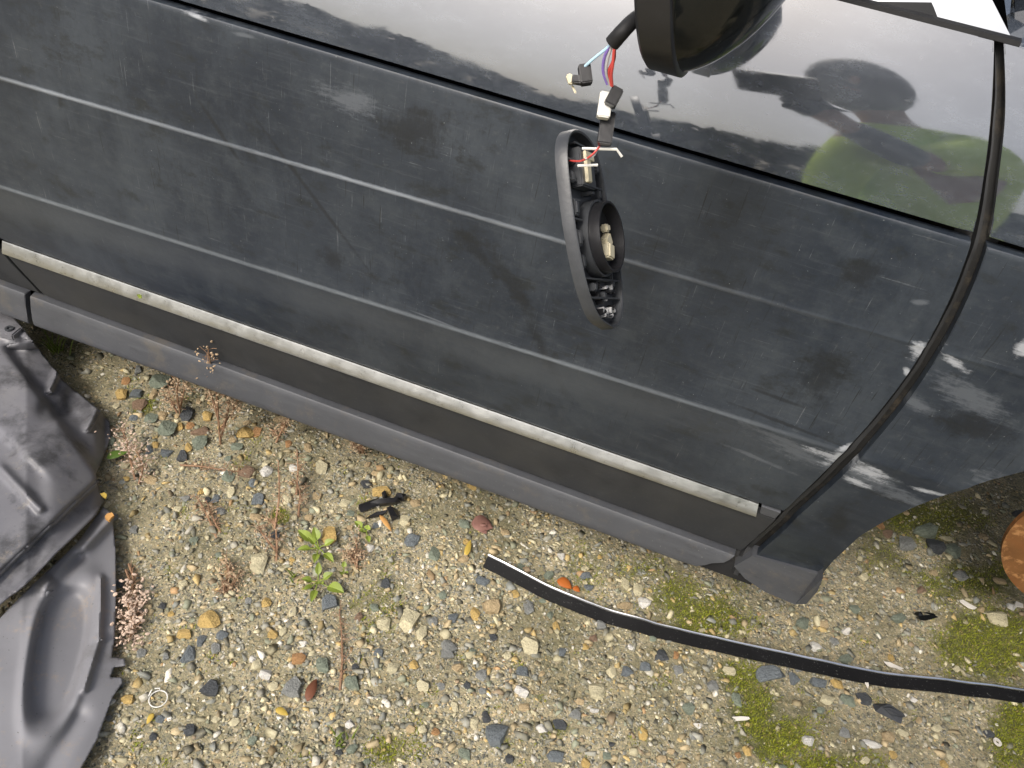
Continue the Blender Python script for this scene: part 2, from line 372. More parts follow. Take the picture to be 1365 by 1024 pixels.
# the larger stones one can pick out: picture position, width, height, colour
S = """167,505,13,11,o 163,524,22,16,y 181,524,18,13,b 214,508,30,22,n 203,524,13,12,t 186,539,22,16,r 216,552,13,15,t 236,553,8,8,t 202,557,20,16,n 239,568,13,12,y 253,566,13,10,o
277,554,18,13,y 266,574,28,11,r 224,572,26,24,n 267,592,22,20,n 251,598,10,13,y 208,594,12,9,y 265,533,9,9,t 282,523,11,11,t 250,551,20,22,d 327,580,26,18,y 343,578,12,14,o 311,586,14,9,t
316,596,18,11,n 329,632,24,15,r 355,630,18,18,w 354,618,15,10,c 391,626,14,10,w 308,658,12,16,c 383,668,15,15,c 294,685,20,11,g 287,667,14,12,b 237,679,12,9,c 227,674,7,7,c 221,690,11,11,c
201,639,18,12,t 169,638,14,7,y 204,657,9,9,t 375,560,22,10,t 378,569,10,9,o 384,592,10,10,o 342,692,18,12,t 344,669,18,18,b 277,669,10,10,d 247,666,16,10,g 222,604,18,12,b 198,600,12,12,b
243,609,16,16,d 305,637,18,16,n 337,645,12,14,b 429,624,20,20,c 410,596,11,18,t 345,754,24,30,c 441,716,28,22,y 400,774,20,13,t 280,831,34,24,y 546,826,28,32,c 439,807,24,22,b 248,848,28,13,y
297,850,18,15,b 269,857,12,20,b 251,876,22,24,b 281,921,28,22,d 253,975,20,18,d 172,935,22,14,y 397,880,22,16,o 430,889,20,24,n 390,920,28,30,g 355,901,18,18,w 342,890,16,14,c 337,882,10,10,w
469,914,22,24,n 511,832,20,20,c 562,843,16,24,c 478,824,12,12,r 564,916,20,18,c 524,892,20,14,c 364,850,16,13,y 377,845,12,12,c 390,819,12,14,c 633,818,14,18,y 467,967,14,12,w 470,1000,16,14,n
580,977,12,12,o 562,975,14,12,c 547,974,13,12,t 619,1006,20,18,n 632,964,12,18,c 579,740,16,22,n 577,828,14,16,g 604,823,14,16,b 593,872,26,16,g 513,779,16,14,d 547,723,20,16,b 492,731,14,12,w
707,861,26,26,c 595,864,26,20,g 796,921,24,26,c 696,921,20,20,w 741,1007,26,20,b 661,980,30,38,b 723,970,16,12,w 781,1018,14,16,y 815,895,14,18,c 800,832,18,10,w 746,965,24,16,d 834,895,20,14,b
696,896,18,16,b 679,1011,14,14,d 641,901,16,18,g 606,942,10,18,c 648,956,12,18,d 767,952,18,14,g 793,946,13,9,w 742,835,10,15,y 657,850,14,10,d 882,874,20,17,d 860,890,16,14,b 904,894,15,13,g
950,916,15,19,g 973,893,18,14,c 982,933,14,22,n 1025,899,40,22,b 1091,909,25,14,b 930,967,13,10,w 1078,987,18,15,w 997,1001,15,14,y 984,1006,9,9,o 936,840,10,6,c 1071,830,20,14,n 1098,832,12,11,t
1104,932,20,12,c 857,980,14,20,y 917,922,12,14,c 918,945,18,16,n 901,873,8,12,o 1118,911,20,13,y 1161,992,26,12,w 1152,1014,14,10,c 1257,1020,11,10,y 1152,931,22,18,d 1131,933,20,16,n 1326,827,25,19,c
1306,815,10,9,t 1197,826,22,12,n 1129,841,13,8,w 1218,933,9,8,w 1302,945,9,9,c 1272,894,9,8,c 1129,878,20,14,n 833,778,12,20,c 850,787,16,16,c 858,804,18,16,w 833,808,22,14,t 778,760,9,9,c
799,744,7,7,y 861,731,11,9,y 732,767,14,12,n 694,759,12,16,n 780,768,16,10,b 785,783,14,9,b 634,820,15,18,y 655,810,28,22,t 642,776,22,14,b 687,792,11,11,y 705,809,18,20,g 799,833,18,13,g 791,850,12,12,r
842,862,10,11,w 708,858,22,20,c 749,868,14,14,b 1308,716,12,10,t 1205,727,24,18,g 1243,731,26,20,d 1234,710,34,16,n 1183,714,14,10,r 1172,703,11,9,o 1243,765,12,8,t 1261,719,20,6,c 1269,737,22,18,n 1280,769,22,12,g
1206,684,8,7,t 630,648,18,16,y 510,657,34,13,y 550,720,22,16,b 1360,690,20,15,d 1330,775,16,10,t 1225,790,14,9,r 1150,770,12,10,c 1140,812,16,11,n 1345,812,12,9,w"""
def place_stone(px, py, w, h, c, i):
    g = G(px, py); sx = (G(px + w / 2, py) - G(px - w / 2, py)).length; sy = (G(px, py + h / 2) - G(px, py - h / 2)).length
    ang = math.atan2((G(px + 5, py) - g).y, (G(px + 5, py) - g).x) + random.uniform(-.25, .25)
    o = bpy.data.objects.new('stone', RMESH[c][i % 5]); COL.objects.link(o); o.parent = ground
    hh = min(sx, sy) * random.uniform(.26, .38)
    o.location = (g.x, g.y, gz(g.x, g.y) + hh * .28)
    o.rotation_euler = (random.uniform(-.15, .15), random.uniform(-.15, .15), ang)
    o.scale = (sx * .52, sy * .50, hh)
    return (g.x, g.y, max(sx, sy) * .5)
BIG = []
for i, s_ in enumerate(S.split()):
    a = s_.split(','); BIG.append(place_stone(*map(float, a[:4]), a[4], i))
def sample_px():
    # a spot of open ground in the picture
    while True:
        px, py = random.uniform(140, 1365), random.uniform(480, 1024)
        if py < 450 + (px - 100) * .37: continue
        return px, py
cnt = len(BIG)
for i in range(298 - cnt):
    while True:
        px, py = sample_px(); g = G(px, py)
        if g.y > .28 or moss_amount(g.x, g.y) > .5: continue
        if all((g.x - b[0]) ** 2 + (g.y - b[1]) ** 2 > (b[2] + .010) ** 2 for b in BIG): break
    w = random.uniform(9, 17)
    BIG.append(place_stone(px, py, w, w * random.uniform(.6, 1), random.choice('gbnctgbntdwyc'), i))
# loose grit nobody could count
def gravel(n):
    bases = []
    for j in range(10):
        bm = rock_mesh(9 + j % 3, 500 + j); bm.verts.ensure_lookup_table(); bm.verts.index_update()
        bases.append((np.array([v.co[:] for v in bm.verts]), np.array([[v.index for v in f.verts] for f in bm.faces]))); bm.free()
    keys = list('gbnctdworyg'); pal = np.array([PAL[k] for k in keys]); wgt = np.array([.15, .13, .12, .19, .16, .07, .07, .02, .02, .06, .04]); wgt /= wgt.sum()
    V, F, Cc, off = [], [], [], 0
    made = 0
    while made < n:
        x = rng.normal(-.05, .62); y = rng.uniform(-.95, .62)
        if not (-1.6 < x < 1.35): continue
        if rng.random() < moss_amount(x, y) * .85: continue
        dens = .5 + .5 * nz(x, y, 6, 2)
        if rng.random() > .45 + .8 * dens: continue
        s = min(.0090, .0009 + rng.lognormal(-6.55, .80))
        vb, fb = bases[rng.integers(10)]
        a = rng.uniform(0, 6.28); ca, sa = math.cos(a), math.sin(a)
        sc = np.array([s * rng.uniform(.75, 1.35), s * rng.uniform(.5, 1.0), s * rng.uniform(.35, .8)])
        v = vb * sc; tl = rng.uniform(-.7, .7); v = np.stack([v[:, 0], v[:, 1] * math.cos(tl) - v[:, 2] * math.sin(tl), v[:, 1] * math.sin(tl) + v[:, 2] * math.cos(tl)], 1); v = np.stack([v[:, 0] * ca - v[:, 1] * sa, v[:, 0] * sa + v[:, 1] * ca, v[:, 2]], 1)
        v += (x, y, gz(x, y) + s * rng.uniform(-.25, .22))
        c = pal[rng.choice(len(keys), p=wgt)] * rng.uniform(.45, 1.3)
        c = (c * .74 + np.array((.32, .285, .18)) * .26) * 1.12
        V.append(v); F.append(fb + off); off += len(v); Cc.append(np.repeat(np.append(np.clip(c, 0, .85), 1)[None], len(v), 0)); made += 1
    V = np.concatenate(V); F = np.concatenate(F); Cc = np.concatenate(Cc).astype(np.float32)
    me = bpy.data.meshes.new('gravel'); me.vertices.add(len(V)); me.vertices.foreach_set('co', V.astype(np.float32).ravel())
    me.loops.add(len(F) * 3); me.loops.foreach_set('vertex_index', F.astype(np.int32).ravel())
    me.polygons.add(len(F)); me.polygons.foreach_set('loop_start', np.arange(0, len(F) * 3, 3, dtype=np.int32))
    me.update(calc_edges=True); me.validate()
    ca = me.color_attributes.new('tone', 'FLOAT_COLOR', 'POINT'); ca.data.foreach_set('color', Cc.ravel())
    mm = Mat('gravel_grit', (.3, .28, .22), .62, 0, .4)
    at2 = mm.n('ShaderNodeAttribute', attribute_name='tone'); mm.mixcol(1.0, at2.outputs['Color'])
    mm.mixcol(mm.math('MULTIPLY', mm.rng(mm.noise(350, 4, .7), .48, .62), .55), (.30, .27, .165)); mm.mixcol(mm.math('MULTIPLY', mm.rng(mm.noise(4.5, 7, .7), .50, .64), .45), (.10, .095, .045))
    mm.bump(mm.noise(900, 3), .4, .001)
    o = link('gravel', me, mm.m, ground); o['kind'] = 'stuff'
gravel(92000)

# ------------------------------------------------------------------ moss and small growth
def blades(name, spots, mat, parent=None):
    V, F, C = [], [], []
    for (x, y, z, h, w, lean, az, col) in spots:
        d = Vector((math.cos(az), math.sin(az), 0)); s = Vector((-d.y, d.x, 0)) * w
        p0 = Vector((x, y, z)); p1 = p0 + d * (h * lean * .35) + Vector((0, 0, h * .6)); p2 = p0 + d * (h * lean) + Vector((0, 0, h * (1 - .25 * lean)))
        i = len(V); V += [p0 - s, p0 + s, p1 + s * .8, p1 - s * .8, p2]; F += [(i, i + 1, i + 2, i + 3), (i + 3, i + 2, i + 4)]
        C += [(*col, 1)] * 5
    o = mesh(name, V, F, mat, parent, True, 180)
    ca = o.data.color_attributes.new('tone', 'FLOAT_COLOR', 'POINT'); ca.data.foreach_set('color', np.array(C, dtype=np.float32).ravel())
    return o
mm = Mat('leaf_tone', (.1, .15, .02), .6, 0, .3); a3 = mm.n('ShaderNodeAttribute', attribute_name='tone'); mm.mixcol(1.0, a3.outputs['Color'])
mm.mixcol(mm.math('MULTIPLY', mm.rng(mm.noise(200, 3), .45, .65), .35), (.05, .06, .012)); mm.set('Subsurface Weight', 0.0)
M['leaf_tone'] = mm.m
sp = []
while len(sp) < 32000:
    px, py = random.uniform(140, 1420), random.uniform(430, 1060); g = G(px, py)
    a = moss_amount(g.x, g.y) + .45 * nz(g.x, g.y, 22, 4)
    if random.random() > (a - .20) * 1.25: continue
    t = random.random(); dry = random.random() < .10
    c = (.13 + .15 * t, .15 + .15 * t, .009 + .010 * t) if not dry else (.26, .20, .07)
    sp.append((g.x, g.y, gz(g.x, g.y) - .001, random.uniform(.0015, .0055), random.uniform(.0004, .0009), random.uniform(.2, 1.3), random.uniform(0, 6.28), c))
moss = blades('moss', sp, M['leaf_tone']); tag(moss, 'low yellow green moss in patches on the gravel', 'moss', kind='stuff')

# ------------------------------------------------------------------ the car
car = empty('car', (-.35, .6, 0), 'dark grey car side with scuffed door, missing wheel and scraped lower panel', 'car')

UPH = .1355                                              # height of the glossy upper skin
def upy(h): return -.0165 + .215 * h + .90 * h * h
UP = [('crease', None, UPH * (1 - i / 18) + .0042, upy(UPH * (1 - i / 18))) for i in range(19)]   # profile nodes: (key line, None, dz, y) or (key a, key b, t, y)
LOW = [('crease', None, -.0032, -.0192), ('crease', None, -.0046, -.0200), ('crease', None, -.008, -.0205)]
LOW += [('crease', 'ridge', t, y) for t, y in ((.15, -.0215), (.3, -.0230), (.45, -.0242), (.6, -.0252), (.75, -.0258), (.9, -.0260))]
LOW += [('ridge', None, .0045, -.0261), ('ridge', None, .0018, -.0266), ('ridge', None, 0, -.0269), ('ridge', None, -.0016, -.0263), ('ridge', None, -.004, -.0260)]
LOW += [('ridge', 'low', t, y) for t, y in ((.1, -.0260), (.25, -.0256), (.4, -.0250), (.55, -.0243), (.7, -.0235), (.85, -.0228))]
LOW += [('low', None, .009, -.0228), ('low', None, .004, -.0233), ('low', None, 0, -.0236), ('low', None, -.004, -.0230), ('low', None, -.012, -.0213)]
LOW += [('low', 'ct', t, y) for t, y in ((.2, -.0196), (.35, -.0172), (.5, -.0146), (.65, -.0118), (.8, -.0088), (.93, -.0060))] + [('ct', None, .0012, -.0045)]
CHR = [('ct', None, 0, -.0020), ('ct', None, -.0005, -.0055), ('ct', None, -.0025, -.0066), ('ct', 'cb', .5, -.0094), ('cb', None, .004, -.0118), ('cb', None, .0012, -.0120), ('cb', None, .0004, -.004)]
TRM = [('cb', None, -.0008, -.0030)] + [('cb', 'step', t, y) for t, y in ((.1, -.0030), (.3, .0005), (.5, .0050), (.7, .0095), (.85, .0125), (.97, .0150))]
SIL = [('step', None, -.002, .0160), ('step', None, -.0026, .0085), ('step', None, -.0045, .0068)] + [('step', 'bot', t, y) for t, y in ((.2, .0045), (.35, .0026), (.5, .0008), (.62, -.0006), (.74, -.0018), (.80, -.0008), (.84, .0025), (.92, .0130), (1.0, .028))] + [('bot', None, -.004, .050)]
def node(nd, x):
    a, b, t, y = nd
    z = zk(a, x) + t if b is None else zk(a, x) * (1 - t) + zk(b, x) * t
    return z, y
ALLN = UP + LOW + TRM + SIL[3:-1]
def hit(px, py):                                         # point of the photograph on the body side
    y = -.01
    for _ in range(8):
        p = W(px, py, y); prof = sorted(node(n_, p.x) for n_ in ALLN)
        y = float(np.interp(p.z, [q[0] for q in prof], [q[1] for q in prof]))
    return W(px, py, y)
def edge_curve(pts):
    q = sorted(((hit(*p).z, hit(*p).x) for p in pts)); zs = [a[0] for a in q]; xs = [a[1] for a in q]
    def f(z):
        if z <= zs[0]: return xs[0]
        if z >= zs[-1]: return xs[-1]
        # smooth interpolation
        i = max(k for k in range(len(zs)) if zs[k] <= z); i = min(i, len(zs) - 2)
        t = (z - zs[i]) / (zs[i + 1] - zs[i])
        m0 = (xs[i + 1] - xs[i - 1]) / (zs[i + 1] - zs[i - 1]) if i else (xs[1] - xs[0]) / (zs[1] - zs[0])
        m1 = (xs[i + 2] - xs[i]) / (zs[i + 2] - zs[i]) if i + 2 < len(zs) else (xs[i + 1] - xs[i]) / (zs[i + 1] - zs[i])
        h = zs[i + 1] - zs[i]
        return (2 * t ** 3 - 3 * t * t + 1) * xs[i] + (t ** 3 - 2 * t * t + t) * h * m0 + (-2 * t ** 3 + 3 * t * t) * xs[i + 1] + (t ** 3 - t * t) * h * m1
    return f
DOOR_F = edge_curve([(1324, 30), (1325, 55), (1321, 150), (1312, 230), (1297, 312), (1268, 395), (1232, 465), (1180, 540), (1115, 613), (1042, 684), (983, 746)])
FEND_R = edge_curve([(1336, 10), (1338, 55), (1340, 150), (1332, 230), (1319, 316), (1290, 398), (1252, 472), (1200, 548), (1134, 624), (1060, 692), (1003, 752)])
DOOR_R = lambda z: -.914 + max(0, .30 - z) * .35
REAR_F = lambda z: DOOR_R(z) - .007
AQ = [hit(*p) for p in ((1365, 632), (1320, 640), (1280, 650), (1230, 672), (1200, 687), (1170, 705), (1130, 730), (1097, 762))]
_A = np.array([[q.x, q.z, 1] for q in AQ]); _s = np.linalg.lstsq(_A, -(_A[:, 0] ** 2 + _A[:, 1] ** 2), rcond=None)[0]
AX, AZ = -_s[0] / 2, -_s[1] / 2; AR = math.sqrt(AX ** 2 + AZ ** 2 - _s[2])         # wheel opening
print('ARCH', AX, AZ, AR)
def arch_l(z): return AX - math.sqrt(max(AR * AR - (z - AZ) ** 2, 0)) if z < AZ + AR else AX
def arch_r(z): return AX + math.sqrt(max(AR * AR - (z - AZ) ** 2, 0)) if z < AZ + AR else AX

def panel(name, nodes, left, right, mat, parent, nx=60, thick=.012, split=None, bev=.0008, wob=.0):
    """grid of the side profile between two edge curves; split=(l,r) cuts the wheel opening"""
    bm = bmesh.new(); rows = []
    for nd in nodes:
        z0, _ = node(nd, 0); row = []
        def addv(x):
            z, y = node(nd, x); return bm.verts.new((x, y, z))
        if split is None:
            xl, xr = left(z0), right(z0)
            for _ in range(3): xl, xr = left(node(nd, xl)[0]), right(node(nd, xr)[0])
            row = [addv(xl + (xr - xl) * i / nx) for i in range(nx + 1)]
        else:
            xl = left(z0)
            for _ in range(3): xl = left(node(nd, xl)[0])
            zz = node(nd, split[0](z0))[0]; xm, xm2 = split[0](zz), split[1](zz); xr = right(z0)
            row = [addv(xl + (xm - xl) * i / nx) for i in range(nx + 1)] + [addv(xm2 + (xr - xm2) * i / 12) for i in range(13)]
        rows.append((row, z0))
    for (A, za), (B, zb) in zip(rows[:-1], rows[1:]):
        for i in range(len(A) - 1):
            if split is not None and i == nx and (zb < AZ + AR): continue
            try: bm.faces.new((A[i], A[i + 1], B[i + 1], B[i]))
            except ValueError: pass
    bmesh.ops.remove_doubles(bm, verts=bm.verts, dist=1e-5)
    for f in bm.faces:
        f.normal_update()
        if f.normal.y > 0: f.normal_flip()
    be = [e for e in bm.edges if e.is_boundary]
    r = bmesh.ops.extrude_edge_only(bm, edges=be)
    nv = [v for v in r['geom'] if isinstance(v, bmesh.types.BMVert)]
    for v in nv: v.co.y += thick
    if bev:
        bmesh.ops.bevel(bm, geom=be, offset=bev, segments=2, affect='EDGES')
    me = bpy.data.meshes.new(name); bm.to_mesh(me); bm.free(); me.shade_smooth(); sharp(me, 40)
    return link(name, me, mat, parent)

front_door = panel('front_door', UP, DOOR_R, DOOR_F, M['paint'], car, 90)
front_door['label'] = 'glossy dark grey upper skin of the front door'
dclad = panel('cladding', LOW, DOOR_R, DOOR_F, M['cladding_paint'], front_door, 110); dclad['label'] = 'scuffed dull lower door panel with two rubbed ridges'
ctrim_end = hit(1012, 676).x
panel('chrome_strip', CHR, lambda z: DOOR_R(z) + .004, lambda z: ctrim_end - (z - .32) * .2, M['chrome'], front_door, 60, .004, None, 0)
panel('lower_trim', TRM, DOOR_R, lambda z: DOOR_F(z), M['matte_black'], front_door, 60)
# small end piece beside the bright strip
panel('trim_end', [('ct', None, -.001, -.003), ('ct', None, -.0025, -.0055), ('cb', None, .002, -.0045), ('cb', None, .0002, -.001)], lambda z: ctrim_end + .004 - (z - .32) * .2, lambda z: DOOR_F(z) - .002, M['sill_plastic'], front_door, 6, .004, None, 0)

rear_door = panel('rear_door', UP, lambda z: -2.0, REAR_F, M['paint'], car, 40)
panel('cladding', LOW, lambda z: -2.0, REAR_F, M['cladding_paint'], rear_door, 40)
panel('chrome_strip', CHR, lambda z: -1.98, lambda z: REAR_F(z) - .004, M['chrome'], rear_door, 20, .004, None, 0)
panel('lower_trim', TRM, lambda z: -2.0, REAR_F, M['matte_black'], rear_door, 30)

# sill with a torn front end
tear = [hit(860, 712).x, hit(985, 738).x]
sill_r = lambda z: float(np.interp(z, [.150, .160, .170, .180, .19, .2, .215], [tear[0], tear[0] + .035, tear[0] + .05, tear[0] + .085, tear[1] - .03, tear[1] - .012, tear[1] - .004]))
sill_f = panel('sill_cover', SIL, lambda z: -.908, sill_r, M['sill_plastic'], car, 90)
sill_f['label'] = 'grey plastic sill cover, torn at its front end'
panel('sill_cover', SIL, lambda z: -2.0, lambda z: -.917, M['sill_plastic'], car, 30)
bm = bmesh.new()
prof = [(.022, .205), (.010, .190), (.006, .165), (.018, .158), (.060, .138), (.130, .085), (.20, .080), (.20, .205)]  # hidden lower back dropped to shade the ground under the car
for j, (y, z) in enumerate(prof):
    for x in (-2.0, tear[1] + .035 - (.03 if z < .13 else 0)): bm.verts.new((x, y + .006, z))
bm.verts.ensure_lookup_table(); n_ = len(prof)
for j in range(n_): bm.faces.new([bm.verts[q] for q in (2 * j, 2 * j + 1, 2 * ((j + 1) % n_) + 1, 2 * ((j + 1) % n_))])
bm.faces.new([bm.verts[2 * j] for j in range(n_)]); bm.faces.new([bm.verts[2 * j + 1] for j in range(n_)])
bm_obj('inner_sill', bm, M['rubber'], car)

# front fender with wheel opening
FTOP = UP
fender = panel('front_fender', FTOP, FEND_R, lambda z: 1.45, M['paint'], car, 40)
fl = panel('cladding', LOW + [n_ for n_ in TRM[1:]], FEND_R, lambda z: 1.45, M['cladding_paint'], fender, 60, .012, (arch_l, arch_r))
fl['label'] = 'scuffed lower fender panel with pale scrape beside the door gap'
# lower corner cap between door gap and wheel opening
cv = [hit(1003, 738), hit(1035, 747), hit(1090, 762), W(1097, 768, -.004), W(1090, 785, -.004), W(1075, 802, .004), W(1060, 803, .006), W(1020, 786, .006), W(993, 768, .008), W(979, 752, .008)]
cy = sum((p.y for p in cv)) / len(cv)
bm = bmesh.new(); ring0 = [bm.verts.new(p + Vector((0, -.004, 0))) for p in cv]
bm.faces.new(ring0); bmesh.ops.triangulate(bm, faces=list(bm.faces), ngon_method='BEAUTY')
r_ = bmesh.ops.extrude_edge_only(bm, edges=[e for e in bm.edges if e.is_boundary])
for v in [v for v in r_['geom'] if isinstance(v, bmesh.types.BMVert)]: v.co += Vector((0, .02, 0))
bm_obj('corner_cap', bm, M['sill_plastic'], fender, 50)

# gap behind the front door edge: two rubber lips and a dirty jamb
def gap_strip(name, off_l, off_r, y0, y1, mat, f0, f1, zr=(.17, .874)):
    V, F = [], []; n_ = 80
    for i in range(n_ + 1):
        z = zr[0] + (zr[1] - zr[0]) * i / n_; x0 = f0(z) + off_l; x1 = f1(z) + off_r
        prof_ = sorted(node(q, x0) for q in ALLN); y = float(np.interp(z, [q[0] for q in prof_], [q[1] for q in prof_]))
        w = .0012 * noise.noise(Vector((z * 40, 1.3, off_l * 99)))
        V += [(x0, y + y1, z), (x0 + w + (x1 - x0) * .25, y + y0, z), (x0 + w + (x1 - x0) * .75, y + y0, z), (x1, y + y1, z)]
    for i in range(n_):
        for k in range(3): F.append((4 * i + k, 4 * i + k + 1, 4 * i + k + 5, 4 * i + k + 4))
    return mesh(name, V, F, mat, car)
simple('seal', (.030, .031, .033), .5, 0, .35, .4, 40, .2)
gap_strip('door_jamb', -.012, .012, .017, .019, M['gap_dirt'], DOOR_F, FEND_R)
gap_strip('door_seal', .0030, -.0050, .0095, .017, M['seal'], DOOR_F, FEND_R)
gap_strip('door_seal', -.012, .012, .009, .013, M['rubber'], REAR_F, DOOR_R, (.17, .874))

# inner body: dark backing, wheel well, light-blocking floor plate and slabs
def slab(name, x0, x1, y0, y1, z0, z1, mat, parent=car):
    bm = bmesh.new(); bm_box(bm, ((x0 + x1) / 2, (y0 + y1) / 2, (z0 + z1) / 2), (Vector((1, 0, 0)), Vector((0, 1, 0)), Vector((0, 0, 1))), ((x1 - x0) / 2, (y1 - y0) / 2, (z1 - z0) / 2), .004)
    return bm_obj(name, bm, mat, parent)
slab('inner_door', -1.99, .215, .06, .12, .20, .84, M['dark_void'])
slab('floor_pan_blocker', -2.0, .24, .22, 1.55, .10, .20, M['dark_void'])  # unseen plate set low to block light beneath the car
slab('bulkhead', .24, .30, .40, 1.5, .45, .80, M['dark_void'])
slab('engine_bay', .34, 1.42, .62, 1.5, .38, .80, M['matte_black'])
bm = bmesh.new(); V = []
for i in range(25):                                      # wheel-well shell
    a = math.pi * (.34 + .46 * i / 24); 
    for y in (.012, .38):
        V.append(bm.verts.new((AX - math.cos(a) * (AR + .004), y, AZ + math.sin(a) * (AR + .004))))
for i in range(24): bm.faces.new((V[2 * i], V[2 * i + 1], V[2 * i + 3], V[2 * i + 2]))
bm_obj('wheel_well', bm, M['rubber'], car)
slab('unseen_wing_blocker', .30, 1.40, .42, .45, .26, .80, M['dark_void'])  # unseen slab added to keep light off the ground inside the wheel opening
slab('unseen_front_blocker', 1.44, 1.52, .03, 1.5, .18, .82, M['sill_plastic'])  # unseen slab added to stop light coming in from the front
# brake disc on its hub
disc = empty('brake_disc', (.636, .13, .325)); disc.parent = car; disc.location = Vector((.636, .13, .325)) - car.location
dc = Vector((.636, .13, .325)); bm = bmesh.new()
bm_ring(bm, dc, Vector((0, -1, 0)), .070, .122, -.004, .004, 72)
bmesh.ops.bevel(bm, geom=[e for e in bm.edges if e.is_manifold and e.calc_face_angle(0) > 1], offset=.0018, segments=2, affect='EDGES')
rot = bm_obj('rotor', bm, M['rust'], disc); rot['label'] = 'rusty brown rotor face'
bm = bmesh.new(); bm_ring(bm, dc, Vector((0, -1, 0)), .030, .0705, .003, .032, 48); bm_obj('hat', bm, M['rust'], disc)
bm = bmesh.new(); bm_ring(bm, dc, Vector((0, -1, 0)), .004, .029, -.03, .040, 32); bm_obj('hub', bm, M['rust'], disc)
for k in range(5):
    a = k * 2 * math.pi / 5; bm = bmesh.new(); c = dc + Vector((math.cos(a) * .052, -.030, math.sin(a) * .052))
    bm_ring(bm, c, Vector((0, -1, 0)), .0005, .006, 0, .025, 12); bm_obj('wheel_stud', bm, M['rust'], disc)
bm = bmesh.new(); bm_tube(bm, [Vector((.636, .15, .325)), Vector((.66, .58, .36))], .022, 12); bm_obj('drive_shaft', bm, M['rubber'], car)
bm = bmesh.new(); bm_box(bm, (.78, .15, .34), (Vector((1, 0, 0)), Vector((0, 1, 0)), Vector((0, 0, 1))), (.05, .04, .06), .01); bm_obj('brake_caliper', bm, M['rubber'], car)
bm = rock_mesh(20, 77)
for v in bm.verts: v.co = Vector((.84 + v.co.x * .09, .66 + v.co.y * .09, .125 + v.co.z * .125))
jack = bm_obj('support_block', bm, M['matte_black']); tag(jack, 'dark block holding up the car deep inside the wheel opening', 'block')
# window line, glass, pillar, roof, bonnet
def strip(name, pts, prof_, mat, parent=car, closed=False):
    """sweep a small (y,z) profile along x"""
    V, F = [], []; n_ = len(prof_)
    for p in pts:
        for (y, z) in prof_: V.append((p.x, p.y + y, p.z + z))
    for i in range(len(pts) - 1):
        for k in range(n_): F.append((i * n_ + k, i * n_ + (k + 1) % n_, (i + 1) * n_ + (k + 1) % n_, (i + 1) * n_ + k))
    F += [tuple(range(n_)), tuple(range((len(pts) - 1) * n_, len(pts) * n_))[::-1]]
    return mesh(name, V, F, mat, parent)
xs_ = [-2.0 + i * (2.0 + .196) / 40 for i in range(41)]
by = UP[0][3]
strip('window_seal', [Vector((x, by, .8745)) for x in xs_], [(-.0005, -.001), (.0005, .0025), (.005, .0040), (.013, .002), (.013, -.004), (.004, -.004)], M['rubber'])
gV = []; gF = []
for i in range(31):
    x = -1.9 + i * (1.9 + .19) / 30
    for j in range(11):
        t = j / 10; gV.append((min(x, .196 - .95 * t * .62), by + .010 + .20 * t + .04 * t * t, .876 + .43 * t))
for i in range(30):
    for j in range(10): gF.append((i * 11 + j, i * 11 + j + 1, (i + 1) * 11 + j + 1, (i + 1) * 11 + j))
mesh('side_window', gV, gF, M['glass'], car)
bm = bmesh.new(); bm_tube(bm, [Vector((.230, by + .075, .84)), Vector((.200, by + .075, .905)), Vector((-.10, by + .17, 1.13)), Vector((-.42, by + .25, 1.335))], .016, 10); bm_obj('front_pillar', bm, M['paint'], car)
bm = bmesh.new(); V = []
for i in range(9):
    for j in range(7):
        x = -.42 - i * .2; y = by + .25 + j * .17; V.append(bm.verts.new((x, y, 1.335 + .05 * math.sin(math.pi * j / 6) + .02 * math.sin(math.pi * i / 8))))
for i in range(8):
    for j in range(6): bm.faces.new((V[i * 7 + j], V[i * 7 + j + 1], V[(i + 1) * 7 + j + 1], V[(i + 1) * 7 + j]))
bm_obj('roof', bm, M['paint'], car)
bm = bmesh.new(); V = []
for i in range(12):
    for j in range(9):
        x = .192 + i * .115; y = .048 + j * .18; V.append(bm.verts.new((x, y, .868 + .07 * math.sin(math.pi * min(1, (j + .15) / 8.3)) - .004 * i)))
for i in range(11):
    for j in range(8): bm.faces.new((V[i * 9 + j], V[i * 9 + j + 1], V[(i + 1) * 9 + j + 1], V[(i + 1) * 9 + j]))
bm_obj('bonnet', bm, M['paint'], car)

# wing mirror: open shell facing the rear
mirror = empty('wing_mirror', (0, 0, 0)); mirror.parent = car; mirror.location = Vector((.0, -.15, .9)) - car.location
def shell(x0, depth, yc, zc, hy, hz, n_=18, m_=36, pw=2.6):
    bm = bmesh.new(); rings = []
    for i in range(n_ + 1):
        t = i / n_; s = max(1 - t ** 2.1, 0.0) ** .62 if i < n_ else .03
        ring_ = []
        for k in range(m_):
            a = 2 * math.pi * k / m_; c, d = math.cos(a), math.sin(a)
            cy_ = math.copysign(abs(c) ** (2 / pw), c); sz_ = math.copysign(abs(d) ** (2 / pw), d)
            ring_.append(bm.verts.new((x0 + depth * t - .019 * sz_ * (1 - t), yc + hy * cy_ * s + .02 * t, zc + hz * sz_ * s + .018 * t)))
        rings.append(ring_)
    for i in range(n_):
        for k in range(m_): bm.faces.new((rings[i][k], rings[i][(k + 1) % m_], rings[i + 1][(k + 1) % m_], rings[i + 1][k]))
    bm.faces.new(rings[-1])
    return bm, rings
MX, MY, MZ = -.068, -.165, .929
bm, rings = shell(MX + .014, .074, MY, MZ, .092, .068)
ob = bm_obj('housing', bm, M['gloss_black'], mirror, 50)
so = ob.modifiers.new('thickness', 'SOLIDIFY'); so.thickness = .003; so.offset = -1
